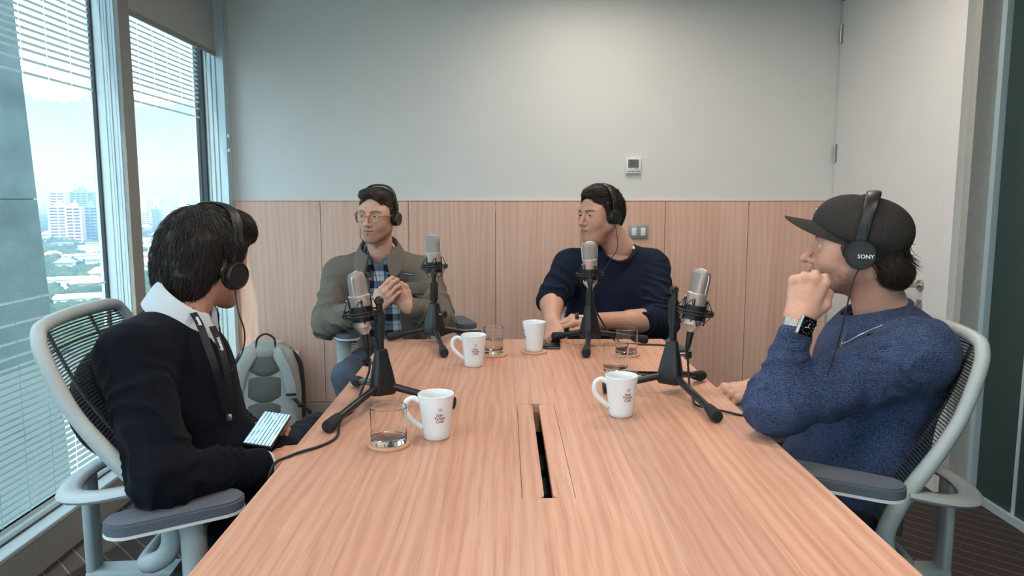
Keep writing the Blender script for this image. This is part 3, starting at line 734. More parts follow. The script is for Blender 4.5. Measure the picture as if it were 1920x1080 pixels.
def coaster(label, x, y):
    o = MB().lathe([(0, 0), (.044, 0), (.046, .0012), (.046, .0058), (.0448, .007), (0, .007)], n=48).build('coaster', M['cork'], None, 40)
    o.location = (x, y, TZ); tag(o, label, 'coaster', 'round cork coasters')
GL = [(-.258, 1.605, .041, .082, 0, 'empty glass on cork coaster at the near left', 'cork coaster under the near empty glass'), (-.040, 2.548, .0345, .092, .050, 'half full water glass beside the mug at the far end', 'cork coaster under the half full glass'),
      (.420, 2.543, .039, .088, 0, 'empty glass beside the far microphone stand foot', 'cork coaster under the glass by the navy sweater'), (.344, 2.272, .039, .086, 0, 'empty glass just behind the mug by the capped man', 'cork coaster under the glass behind the nearer mug')]
for x, y, r, h, fi, l1, l2 in GL:
    coaster(l2, x, y); tumbler(l1, x, y, TZ + .0071, r, h, fi)
coaster('cork coaster under the far white mug', .102, 2.592)

# ------------------------------------------------------------------ microphones on tripod stands
def mic_stand(label, x, y, feet, ztop, knob_ang=0.0):
    t = thing('microphone_stand', label, 'microphone stand', (x, y, TZ), 0, 'black table tripods')
    zt = ztop - TZ
    hub = MB(); N_ = 24; prof = [(.012, .150), (.017, .148), (.021, .125), (.028, .095), (.035, .06), (.037, .036), (.034, .030)]
    vs = []; fs = []
    angs = [math.atan2(fy, fx) for fx, fy in feet]
    for i in range(N_):
        a = 2 * math.pi * i / N_
        for r, z in prof:
            lobe = max(max(0, math.cos((a - b)) ) ** 6 for b in angs)
            vs.append((r * (.86 + .30 * lobe) * math.cos(a), r * (.86 + .30 * lobe) * math.sin(a), z))
    n_ = len(prof)
    for i in range(N_):
        j = (i + 1) % N_
        for k_ in range(n_ - 1): fs.append((i * n_ + k_, i * n_ + k_ + 1, j * n_ + k_ + 1, j * n_ + k_))
    fs.append([i * n_ + n_ - 1 for i in range(N_)]); fs.append([i * n_ for i in range(N_)][::-1])
    hub.add(vs, fs).build('hub', M['black'], t, 45)
    for fx, fy in feet:
        L = math.hypot(fx, fy); ux, uy = fx / L, fy / L
        l = MB().cone((ux * .02, uy * .02, .052), (fx - ux * .03, fy - uy * .03, .022), .0095, n=14).build('leg', M['blackmetal'], t, 50)
        MB().tube([(fx - ux * .05, fy - uy * .05, .0255), (fx - ux * .038, fy - uy * .038, .0232), (fx - ux * .008, fy - uy * .008, .0172), (fx + ux * .004, fy + uy * .004, .0165)], [.0115, .0135, .0162, .0145], 16).build('rubber_foot', M['rubber'], l, 50)
    MB().cone((0, 0, .14), (0, 0, zt - .07), .0105, n=18).build('pole', M['blackmetal'], t, 50)
    cl = MB().cone((0, 0, zt - .085), (0, 0, zt - .018), .0138, n=20)
    for i in range(8):
        a = 2 * math.pi * i / 8; cl.rbox((.0135 * math.cos(a), .0135 * math.sin(a), zt - .052), (.004, .004, .058), .001, 1, Matrix.Rotation(a, 3, 'Z'))
    cl.cone((0, 0, zt - .09), (0, 0, zt - .083), .0125, n=20).build('clutch', M['black'], t, 40)
    MB().cone((0, 0, zt - .02), (0, 0, zt + .012), .0085, n=14).sphere((0, 0, zt + .012), .0125, 14, 8).build('swivel', M['black'], t, 50)
    ka = knob_ang; kc = (math.cos(ka) * .046, math.sin(ka) * .046, .108)
    kn = MB().cone((math.cos(ka) * .018, math.sin(ka) * .018, .108), kc, .005, n=10); kn.build('knob_screw', M['steel'], t, 50)
    kb = MB()
    for i in range(8):
        a = 2 * math.pi * i / 8; u = np.array((-math.sin(ka), math.cos(ka), 0)); w = np.array((0, 0, 1.0)); c = np.array(kc) + (u * math.cos(a) + w * math.sin(a)) * .0085
        d = np.array((math.cos(ka), math.sin(ka), 0)); kb.cone(c - d * .005, c + d * .007, .0042, n=8)
    kb.cone(np.array(kc) - np.array((math.cos(ka), math.sin(ka), 0)) * .004, np.array(kc) + np.array((math.cos(ka), math.sin(ka), 0)) * .006, .009, n=12).build('knob', M['black'], t, 40)
    return t
grille = Mat('microphone_grille', srgb(158, 152, 146), .42, .55); gco = grille.coord()
gx_ = grille.n.new('ShaderNodeTexWave'); gx_.inputs['Scale'].default_value = 260; gx_.bands_direction = 'DIAGONAL'; grille.l.new(gco, gx_.inputs[0])
gy_ = grille.n.new('ShaderNodeTexWave'); gy_.inputs['Scale'].default_value = 260; gy_.bands_direction = 'Z'; grille.l.new(gco, gy_.inputs[0])
gh = grille.math('MULTIPLY', gx_.outputs['Fac'], gy_.outputs['Fac'])
grille.color(grille.mix(gh, srgb(138, 133, 128), srgb(216, 210, 204))); grille.bump(gh, .6, .001)
def microphone(label, base, top, stand_top, face, group='condenser microphones'):
    """base/top: ends of the mic body; face: direction the grille faces; stand_top: point of the swivel"""
    b = np.array(base, float); tp = np.array(top, float); L = np.linalg.norm(tp - b); ax = (tp - b) / L
    fa = np.array(face, float); fa -= ax * (fa @ ax); fa /= np.linalg.norm(fa); sd = np.cross(fa, ax)
    Mx = Matrix((sd, fa, ax)).transposed()
    t = thing('studio_microphone', label, 'microphone', tuple(b), 0, group)
    k_ = L / .165
    # body: lower barrel and cone
    MB().lathe([(0, 0), (.0105, 0), (.0115, .003), (.0225, .018), (.0265, .022), (.0265, .024)], n=32, M=Mx).lathe([(.0262, .024), (.0268, .028), (.0268, .097 * k_), (.0282, .099 * k_), (.0282, .103 * k_), (.026, .1045 * k_), (0, .1045 * k_)], n=32, M=Mx).build('body', M['champ'], t, 40)
    # grille: flattened arch
    g = MB(); nz = 12; N_ = 28; vs = []; fs = []; z0 = .104 * k_; z1 = L
    for j in range(nz + 1):
        u = j / nz; z = z0 + (z1 - z0) * math.sin(u * math.pi / 2)
        s_ = 1.0 if u < .01 else 1.0
        cap = math.sqrt(max(0, 1 - max(0, (u - .35) / .65) ** 2.6)) if u > .35 else 1.0
        wx = (.0262 + .003 * min(1, u * 1.6)) * max(.02, cap); wy = (.0215 - .004 * u) * max(.02, cap ** 1.2)
        for i in range(N_):
            a = 2 * math.pi * i / N_; c_, q_ = math.cos(a), math.sin(a); e_ = .75
            p = Mx @ Vector((wx * math.copysign(abs(c_) ** e_, c_), wy * math.copysign(abs(q_) ** e_, q_), z)); vs.append(tuple(p))
    for j in range(nz):
        for i in range(N_): l = (i + 1) % N_; fs.append((j * N_ + i, j * N_ + l, (j + 1) * N_ + l, (j + 1) * N_ + i))
    fs.append(tuple(range(nz * N_, (nz + 1) * N_)))
    g.add(vs, fs).build('grille', grille.m, t, 60)
    arch = []
    for j in range(25):
        a = math.pi * j / 24; cz = z0 + (z1 - z0) * .55
        x_ = math.cos(a) * (.0298 if a else .0288); zz = cz + math.sin(a) ** .8 * (z1 - cz + .0012)
        arch.append(tuple(Mx @ Vector((x_, 0, zz))))
    arch = [tuple(Mx @ Vector((.0272, 0, z0)))] + arch + [tuple(Mx @ Vector((-.0272, 0, z0)))]
    MB().tube(arch, .0022, 8, hint=tuple(fa)).build('grille_rib', M['champ'], t, 60)
    # shock mount
    sm = MB().lathe([(.0275, .035), (.0305, .035), (.0305, .075), (.0275, .075)], n=28, M=Mx, close=True)
    for a in range(4):
        ang = a * math.pi / 2 + .6; sm.cone(Mx @ Vector((.029 * math.cos(ang), .029 * math.sin(ang), .03)), Mx @ Vector((.029 * math.cos(ang), .029 * math.sin(ang), .092)), .0022, n=6)
    mt = sm.build('shock_mount', M['black'], t, 40)
    rg = MB()
    ring = lambda r, z: [tuple(Mx @ Vector((r * math.cos(2 * math.pi * i / 32), r * math.sin(2 * math.pi * i / 32), z))) for i in range(32)]
    rg.tube(ring(.050, .060), .0028, 6, True, hint=tuple(ax)); rg.tube(ring(.050, .052), .0028, 6, True, hint=tuple(ax))
    for i in range(8):
        a = 2 * math.pi * i / 8; rg.cone(Mx @ Vector((.05 * math.cos(a), .05 * math.sin(a), .050)), Mx @ Vector((.05 * math.cos(a), .05 * math.sin(a), .062)), .003, n=6)
    rg.build('mount_ring', M['black'], mt, 60)
    el = MB(); pts = []
    for i in range(16):
        a = 2 * math.pi * i / 16; r, z = (.051, .056) if i % 2 == 0 else (.033, .092 if i % 4 == 1 else .022)
        pts.append(tuple(Mx @ Vector((r * math.cos(a), r * math.sin(a), z))))
    for i in range(16): el.cone(pts[i], pts[(i + 1) % 16], .0012, n=5)
    for i in range(1, 16, 2): el.sphere(pts[i], .0032, 6, 4)
    el.build('elastic_cord', M['cable'], mt, 60)
    for i in range(1, 16, 4):
        MB().sphere(np.array(pts[i]) * 1.0, .0036, 8, 6).build('mount_screw', M['steel'], mt, 60)
    st = np.array(stand_top, float) - b; rp = Mx @ Vector((0, 0, .056)); dv = st - np.array(rp); dv -= ax * (dv @ ax); dv /= np.linalg.norm(dv)
    a0 = np.array(rp) + dv * .050
    MB().tube([a0, a0 + (st - a0) * .5, st], [.006, .007, .0095], 10).cone(st + np.array((0, -.014, 0)), st + np.array((0, .014, 0)), .007, n=10).build('mount_arm', M['black'], mt, 60)
    # plug
    pl = MB().lathe([(0, -.052), (.005, -.052), (.0075, -.044), (.0092, -.012), (.0095, 0)], n=18, M=Mx); pl.build('plug', M['black'], t, 50)
    return t, b - ax * .052
def cable(name, label, pts, r=.0031, cat='cable', mat=None, group=None):
    o = MB().tube(catmull(pts, 8), r, 8).build(name, mat or M['cable'], None, 60); tag(o, label, cat, group); return o
STANDS = [  # label, hub xy, feet, swivel height, knob angle, mic base, mic top, facing
 ('tripod stand at the table edge by the man with the lanyard', (-.33, 1.94), [(-.083, -.25), (-.105, .185), (.195, -.05)], 1.005, 2.6, (-.3705, 1.945, .928), (-.391, 1.945, 1.092), (1, -.25, 0),
  'silver microphone tilted in front of the man in the brown jacket'),
 ('tripod stand in front of the checked shirt at the far end', (-.268, 2.79), [(.06, -.285), (-.175, .02), (.17, .06)], .985, -.6, (-.268, 2.845, .965), (-.276, 2.845, 1.140), (-.25, -1, 0),
  'silver microphone upright in front of the brown jacket sleeve'),
 ('tripod stand in front of the navy sweater', (.312, 2.715), [(-.036, -.215), (-.125, .10), (.215, .03)], .965, 2.9, (.318, 2.765, .945), (.312, 2.765, 1.120), (.1, -1, 0),
  'silver microphone upright in front of the navy sweater'),
 ('tripod stand at the table edge by the capped man', (.468, 2.045), [(.047, -.285), (.12, .135), (-.19, -.005)], 1.020, .2, (.513, 2.03, .918), (.540, 2.03, 1.089), (-.86, -.5, 0),
  'silver microphone tilted beside the stand near the capped man')]
plugs = []
for lab, xy, feet, zt, ka, mb_, mt_, fc, ml in STANDS:
    mic_stand(lab, xy[0], xy[1], feet, zt, ka)
    _, p = microphone(ml, mb_, mt_, (xy[0], xy[1], zt + .012), fc); plugs.append(p)
p = plugs[0]
cable('microphone_cable', 'black cable from the tilted microphone running off the table edge', [p, p + np.array((.004, 0, -.04)), (-.371, 1.93, .80), (-.39, 1.86, .746), (-.405, 1.78, .7435), (-.385, 1.66, .7435), (-.405, 1.595, .7435), (-.455, 1.53, .7435), (-.485, 1.49, .725), (-.50, 1.47, .60)])
p = plugs[1]
cable('microphone_cable', 'black cable hanging from the microphone at the checked shirt', [p, (-.285, 2.85, .88), (-.33, 2.83, .80), (-.385, 2.825, .757), (-.42, 2.845, .735), (-.43, 2.87, .62)], .0028)
p = plugs[2]
cable('microphone_cable', 'black cable from the microphone before the navy sweater', [p, (.335, 2.765, .87), (.37, 2.77, .81), (.405, 2.75, .757), (.44, 2.735, .7435), (.50, 2.715, .7435), (.58, 2.70, .7435), (.625, 2.685, .735), (.64, 2.68, .62)])
p = plugs[3]
cable('microphone_cable', 'black cable from the microphone beside the capped man', [p, (.508, 2.03, .83), (.507, 2.0, .77), (.505, 1.95, .7475), (.50, 1.89, .7475), (.535, 1.855, .7475), (.585, 1.82, .7435), (.622, 1.79, .735), (.635, 1.78, .6)])

# ------------------------------------------------------------------ phones on the table
def phone(label, x, y, z, rz, L=.15, W=.073, M4=None, screen=None, group='mobile phones'):
    t = thing('mobile_phone', label, 'phone', (x, y, z), rz, group)
    if M4 is not None: t.rotation_euler = M4.to_euler()
    MB().rbox((0, 0, .0042), (W, L, .0084), .0036, 3).build('case', plain('phone_edge', (70, 72, 76), .3, .6), t, 50)
    MB().rbox((0, 0, .0083), (W - .005, L - .005, .0008), .0003, 1).build('screen', screen or M['lens'], t, 50)
    return t
phone('black phone lying at the table end beside the far mug', .168, 2.715, TZ, R(-4))
phone('black phone lying behind the tripod near the capped man', .425, 2.235, TZ, R(84))

# ------------------------------------------------------------------ backpack on the floor
bk = thing('backpack', 'grey backpack standing against the oak panels by the window', 'backpack', (-1.315, 4.0, 0), R(8)); bk.scale = (1, 1, .94)
bkl = plain('bag_light_grey', (172, 172, 165), .85, mottled=.06, scale=120, bump=.2); bkd = plain('bag_dark_grey', (98, 98, 94), .9, mottled=.1, scale=200, bump=.3); bks = plain('bag_charcoal', (56, 57, 58), .9, mottled=.1, scale=200)
def bagrow(z):
    u = z / .5
    w = .185 * (1 - .30 * max(0, u - .45) ** 1.4 / .55 ** 1.4) * (1 if u < .93 else math.sqrt(max(.05, 1 - ((u - .93) / .09) ** 2)))
    d = (.105 - .035 * u) * (1 if u < .93 else .85); return w, d
vs = []; fs = []; N_ = 36; zz_ = list(np.linspace(.0, .5, 16)) + [.508]
for z in zz_:
    w, d = bagrow(min(z, .5)); cy = .03 + .10 * (z / .5) ** 1.2
    if z == 0: w *= .9; d *= .9
    for i in range(N_):
        a = 2 * math.pi * i / N_; c_, s_ = math.cos(a), math.sin(a)
        vs.append((w * math.copysign(abs(c_) ** .6, c_), cy + d * math.copysign(abs(s_) ** .6, s_), z))
for j in range(len(zz_) - 1):
    for i in range(N_): l = (i + 1) % N_; fs.append((j * N_ + i, j * N_ + l, (j + 1) * N_ + l, (j + 1) * N_ + i))
fs.append(tuple(range(N_))[::-1]); fs.append(tuple(range((len(zz_) - 1) * N_, len(zz_) * N_)))
MB().add(vs, fs).build('bag_body', bkl, bk, 60)
def bagfront(x, z, off=.0):
    w, d = bagrow(z); cy = .03 + .10 * (z / .5) ** 1.2; e = max(0, 1 - abs(x / w) ** (1 / .6)) ** .6 if abs(x) < w else 0
    return (x, cy - d * e - off, z)
pan = MB(); 
for (z0, z1, w0, w1) in ((.345, .47, .118, .085), (.20, .342, .132, .118), (.03, .197, .12, .132)):
    vs = []; fs = []; nx, nz_ = 9, 6
    for j in range(nz_ + 1):
        for i in range(nx + 1):
            u = i / nx * 2 - 1; v_ = j / nz_; z = z0 + (z1 - z0) * v_ - .02 * (1 - abs(u)); w = w0 + (w1 - w0) * v_
            vs.append(bagfront(u * w, z, .003 + .013 * (1 - u ** 6) * (1 - (2 * v_ - 1) ** 10)))
    for j in range(nz_):
        for i in range(nx): a = j * (nx + 1) + i; fs.append((a, a + 1, a + nx + 2, a + nx + 1))
    MB().add(vs, fs).build('back_padding', bkd, bk, 60)
for s_ in (1, -1):
    P = [bagfront(s_ * .055, .475, .008), bagfront(s_ * .075, .44, .03), bagfront(s_ * .115, .36, .045), bagfront(s_ * .14, .26, .045), bagfront(s_ * .148, .20, .035)]
    MB().tube(catmull(P, 6), 1.0, sec=[(.030 * math.copysign(abs(math.cos(a)) ** .5, math.cos(a)), .008 * math.sin(a)) for a in [2 * math.pi * i / 12 for i in range(12)]], hint=(0, 1, 0)).build('shoulder_strap', bkl, bk, 60)
    P2 = [bagfront(s_ * .148, .205, .035), bagfront(s_ * .165, .15, .03), bagfront(s_ * .175, .08, .012), (s_ * .19, -.03, .03)] if s_ < 0 else [bagfront(.15, .205, .035), (.19, -.03, .16), (.235, -.02, .115), (.25, .0, .07)]
    st = MB().tube(catmull(P2, 6), 1.0, sec=[(.011 * math.cos(a), .003 * math.sin(a)) for a in [2 * math.pi * i / 8 for i in range(8)]], hint=(0, 1, 0)).build('webbing', bks, bk, 60)
    MB().rbox(P2[1], (.034, .012, .024), .004).build('buckle', M['black'], st, 40)
    MB().rbox(bagfront(s_ * .142, .225, .05), (.055, .008, .012), .002).build('strap_band', M['black'], bk, 40)
MB().tube(catmull([bagfront(-.05, .475, .0), (-.045, .085, .535), (0, .08, .565), (.045, .085, .535), bagfront(.05, .475, .0)], 6), .006, 8).build('grab_loop', M['black'], bk, 60)
MB().rbox(bagfront(0, .462, .014), (.082, .012, .05), .006).build('label_patch', bkl, bk, 40)
MB().rbox(bagfront(0, .475, .022), (.04, .008, .018), .003).build('sternum_clip', bks, bk, 40)
for s_ in (1, -1): MB().tube(catmull([(s_ * .12, .10, .47), (s_ * .175, .12, .38), (s_ * .192, .09, .22), (s_ * .19, .07, .06)], 6), .012, 8).build('side_panel', bks, bk, 60)
# ------------------------------------------------------------------ implicit surfaces for bodies, hair and clothes
def vnoise(P, seed=0):
    """smooth value noise in [-1,1]"""
    Pi = np.floor(P).astype(np.int64); f_ = P - Pi; u = f_ * f_ * (3 - 2 * f_)
    def h(i, j, k):
        n = (i * 374761393 + j * 668265263 + k * 2147483647 + seed * 974634977) & 0xffffffff
        n = ((n ^ (n >> 13)) * 1274126177) & 0xffffffff; n = n ^ (n >> 16)
        return (n & 0xffff) / 32767.5 - 1
    x, y, z = Pi[:, 0], Pi[:, 1], Pi[:, 2]; r = 0
    for a in (0, 1):
        wx = u[:, 0] if a else 1 - u[:, 0]
        for b in (0, 1):
            wy = u[:, 1] if b else 1 - u[:, 1]
            for c in (0, 1):
                r = r + wx * wy * (u[:, 2] if c else 1 - u[:, 2]) * h(x + a, y + b, z + c)
    return r
A3 = lambda *p: np.array(p, float)
class S:
    """list of smooth-blended primitives"""
    def __init__(s): s.ops = []
    def rc(s, a, b, ra, rb=None, k=.015, sub=False, fold=None):
        a = np.array(a, float); b = np.array(b, float); rb = ra if rb is None else rb
        def f(P):
            ba = b - a; L2 = ba @ ba + 1e-12; t = np.clip((P - a) @ ba / L2, 0, 1)
            d = np.linalg.norm(P - a - t[:, None] * ba, axis=1) - (ra + (rb - ra) * t)
            if fold:
                amp, fq, w0, w1, ph = fold; L = math.sqrt(L2)
                n = vnoise(P * 14 + ph); n2 = vnoise(P * 5.5 + ph * 3)
                w = w0 + (w1 - w0) * t; s_ = np.sin(2 * math.pi * (t * L * fq + .55 * n + .8 * n2 + ph))
                d = d - amp * w * (1 - np.abs(s_)) ** 1.3 * 1.6 + amp * w * .5
            return d
        lo = np.minimum(a - ra, b - rb); hi = np.maximum(a + ra, b + rb); s.ops.append((f, lo, hi, k, sub)); return s
    def el(s, c, r, k=.015, Rm=None, sub=False):
        c = np.array(c, float); r = np.array(r, float); 
        def f(P):
            q = P - c
            if Rm is not None: q = q @ Rm
            k0 = np.linalg.norm(q / r, axis=1); k1 = np.linalg.norm(q / (r * r), axis=1) + 1e-9
            return k0 * (k0 - 1) / k1
        m_ = r.max(); s.ops.append((f, c - m_, c + m_, k, sub)); return s
    def bx(s, c, h, rad, k=.01, Rm=None, sub=False):
        c = np.array(c, float); h = np.array(h, float)
        def f(P):
            q = P - c
            if Rm is not None: q = q @ Rm
            q = np.abs(q) - h + rad
            return np.linalg.norm(np.maximum(q, 0), axis=1) + np.minimum(q.max(axis=1), 0) - rad
        m_ = np.linalg.norm(h); s.ops.append((f, c - m_, c + m_, k, sub)); return s
    def fn(s, f, lo, hi, k=.01, sub=False): s.ops.append((f, np.array(lo, float), np.array(hi, float), k, sub)); return s
    def chain(s, pts, rad, k=.012, **kw):
        for i in range(len(pts) - 1): s.rc(pts[i], pts[i + 1], rad[i], rad[i + 1], k, **kw)
        return s
    def bounds(s):
        lo = np.min([o[1] for o in s.ops if not o[4]], axis=0); hi = np.max([o[2] for o in s.ops if not o[4]], axis=0); return lo, hi
    def __call__(s, P, mar=.03):
        d = np.full(len(P), .12); pl = P.min(0) - mar; ph = P.max(0) + mar
        for f, lo, hi, k, sub in s.ops:
            if (lo > ph).any() or (hi < pl).any(): continue
            v = f(P)
            if sub: v = -v; h = np.clip(.5 + .5 * (v - d) / k, 0, 1); d = d * (1 - h) + v * h + k * h * (1 - h)
            else: h = np.clip(.5 + .5 * (d - v) / k, 0, 1); d = d * (1 - h) + v * h - k * h * (1 - h)
        return d
def surface(f, lo, hi, h, B=8, disp=None, pad=.02):
    """sparse surface nets -> verts, quads"""
    lo = np.array(lo, float) - pad; hi = np.array(hi, float) + pad; nb = np.ceil((hi - lo) / (h * B)).astype(int)
    I = np.stack(np.meshgrid(*[np.arange(n) for n in nb], indexing='ij'), -1).reshape(-1, 3)
    g = f if disp is None else (lambda P: f(P) + disp(P))
    q = np.argsort(((I[:, 0] // 4) * 4096 + I[:, 1] // 4) * 4096 + I[:, 2] // 4, kind='stable'); I = I[q]
    C0 = lo + (I + .5) * h * B; d = np.concatenate([f(C0[i:i + 64]) for i in range(0, len(C0), 64)]); I = I[np.abs(d) < .88 * B * h + .005]
    o = np.stack(np.meshgrid(*[np.arange(B + 1)] * 3, indexing='ij'), -1).reshape(-1, 3)
    G = (I[:, None, :] * B + o[None]).reshape(-1, 3)
    V = np.empty(len(G))
    for s0 in range(0, len(G), 11664): V[s0:s0 + 11664] = g(lo + G[s0:s0 + 11664] * h)
    V = V.reshape(len(I), B + 1, B + 1, B + 1); s_ = V < 0
    cs = [(a, b, c) for a in (0, 1) for b in (0, 1) for c in (0, 1)]
    sl = lambda X, c: X[:, c[0]:B + c[0], c[1]:B + c[1], c[2]:B + c[2]]
    cnt = sum(sl(s_, c).astype(np.int8) for c in cs); act = (cnt > 0) & (cnt < 8)
    bi, x, y, z = np.nonzero(act)
    cell = I[bi] * B + np.stack((x, y, z), 1); D = nb * B + 2
    key = (cell[:, 0] * D[1] + cell[:, 1]) * D[2] + cell[:, 2]
    corner = np.stack([V[bi, x + c[0], y + c[1], z + c[2]] for c in cs], 1)
    acc = np.zeros((len(bi), 3)); n = np.zeros(len(bi)); C = np.array(cs, float)
    for i in range(8):
        for j in range(i + 1, 8):
            if sum(abs(np.array(cs[i]) - np.array(cs[j]))) != 1: continue
            va, vb = corner[:, i], corner[:, j]; mk = (va < 0) != (vb < 0)
            t = va[mk] / (va[mk] - vb[mk]); acc[mk] += C[i] + (C[j] - C[i]) * t[:, None]; n[mk] += 1
    verts = lo + (cell + acc / n[:, None]) * h
    order = np.argsort(key); ks = key[order]
    def look(c):
        k = (c[:, 0] * D[1] + c[:, 1]) * D[2] + c[:, 2]; p = np.searchsorted(ks, k); p = np.clip(p, 0, len(ks) - 1)
        return np.where(ks[p] == k, order[p], -1)
    F = []
    for ax in range(3):
        e = [0, 0, 0]; e[ax] = 1
        a = s_[:, :B, :B, :B]; b = s_[:, e[0]:B + e[0], e[1]:B + e[1], e[2]:B + e[2]]
        bi2, x, y, z = np.nonzero(a != b); c = I[bi2] * B + np.stack((x, y, z), 1); ins = a[bi2, x, y, z]
        u, w = [(1, 2), (2, 0), (0, 1)][ax]
        du = np.zeros(3, int); du[u] = 1; dw = np.zeros(3, int); dw[w] = 1
        q = np.stack([look(c - du - dw), look(c - dw), look(c), look(c - du)], 1); ok = (q >= 0).all(1); q = q[ok]; ins = ins[ok]
        q[~ins] = q[~ins][:, ::-1]; F.append(q)
    return verts, np.vstack(F)
def mesh_of(name, parts, mat, parent=None, off=None, cols=None):
    """parts: list of (verts, faces); cols: list of per-vertex colours"""
    V = []; Fs = []; o = 0
    for v, f in parts: V.append(v); Fs.append(f + o); o += len(v)
    V = np.vstack(V); Fs = np.vstack(Fs)
    if off is not None: V = V - np.array(off)
    me = bpy.data.meshes.new(name); me.vertices.add(len(V)); me.vertices.foreach_set('co', V.astype(np.float32).ravel())
    me.loops.add(len(Fs) * 4); me.loops.foreach_set('vertex_index', Fs.astype(np.int32).ravel())
    me.polygons.add(len(Fs)); me.polygons.foreach_set('loop_start', np.arange(0, len(Fs) * 4, 4, dtype=np.int32))
    me.update(calc_edges=True); me.validate(); me.shade_smooth()
    if cols is not None:
        at = me.color_attributes.new('tone', 'FLOAT_COLOR', 'POINT'); c = np.vstack(cols); c = np.hstack([c, np.ones((len(c), 1))]); at.data.foreach_set('color', c.astype(np.float32).ravel())
    return mobj(name, me, mat, parent)
def solid(name, s, h, mat, parent, off=None, disp=None):
    lo, hi = s.bounds(); return mesh_of(name, [surface(s, lo, hi, h, disp=disp)], mat, parent, off)
def unit_rows(v): return v / (np.linalg.norm(v, axis=1, keepdims=True) + 1e-9)
def unit(v): v = np.array(v, float); return v / np.linalg.norm(v)
class Frame:
    """local x = the person's right, y = forward, z = up"""
    def __init__(s, o, fwd, up=(0, 0, 1), sc=1.0):
        s.sc = sc
        s.o = np.array(o, float); y = unit(fwd); z = np.array(up, float); z = unit(z - y * (z @ y)); s.R = np.stack((np.cross(y, z), y, z), 1)
    def w(s, p): return (np.array(p, float) * s.sc) @ s.R.T + s.o
    def l(s, p): return (np.array(p, float) - s.o) @ s.R / s.sc
    def v(s, d): return np.array(d, float) @ s.R.T
    def m(s): M_ = Matrix(s.R.tolist()).to_4x4(); M_.translation = Vector(s.o); return M_

# materials of people
def skin_mat(name):
    k = Mat(name, rough=.48, spec=.4); a = k.n.new('ShaderNodeVertexColor'); a.layer_name = 'tone'; co = k.coord()
    nz = k.ramp(k.noise(90, co, 4, .6), [(.3, (.93, .91, .90, 1)), (.7, (1.05, 1.04, 1.04, 1))])
    k.color(k.mix(1.0, a.outputs[0], nz, 'MULTIPLY')); k.i['Subsurface Weight'].default_value = .12
    k.i['Subsurface Radius'].default_value = (.012, .005, .003); k.i['Subsurface Scale'].default_value = .5
    k.bump(k.noise(700, co, 3), .12, .0006); return k.m
SKIN = skin_mat('skin')
def hair_mat(name, rgb, rgb2):
    k = Mat(name, rough=.5, spec=.35); co = k.coord((1, 1, 1)); nz = k.noise(240, co, 3, .6)
    k.color(k.ramp(nz, [(.3, srgb(*rgb)), (.75, srgb(*rgb2))])); k.bump(nz, .5, .002); return k.m
def knit(name, rgb, rgb2, scale=230, bump=.6, rough=.95, wv=.2):
    k = Mat(name, rough=rough, spec=.15); co = k.coord()
    w1 = k.n.new('ShaderNodeTexWave'); w1.bands_direction = 'Z'; w1.inputs['Scale'].default_value = scale; w1.inputs['Distortion'].default_value = 1.6; w1.inputs['Detail'].default_value = 2; w1.inputs['Detail Scale'].default_value = 2.0; k.l.new(co, w1.inputs[0])
    nz = k.noise(300, co, 3, .7); big = k.noise(14, co, 3)
    f_ = k.math('ADD', k.math('MULTIPLY', w1.outputs['Fac'], wv), k.math('ADD', k.math('MULTIPLY', nz, .85 - wv), k.math('MULTIPLY', big, .15)))
    k.color(k.ramp(f_, [(.38, srgb(*rgb)), (.62, srgb(*rgb2))])); k.bump(f_, bump, .0025)
    k.i['Sheen Weight'].default_value = .03; k.i['Sheen Roughness'].default_value = .5; return k.m
EYEW = plain('eye_white', (226, 218, 212), .2, mottled=.02); EYED = plain('iris_dark', (38, 26, 20), .1, mottled=.02)

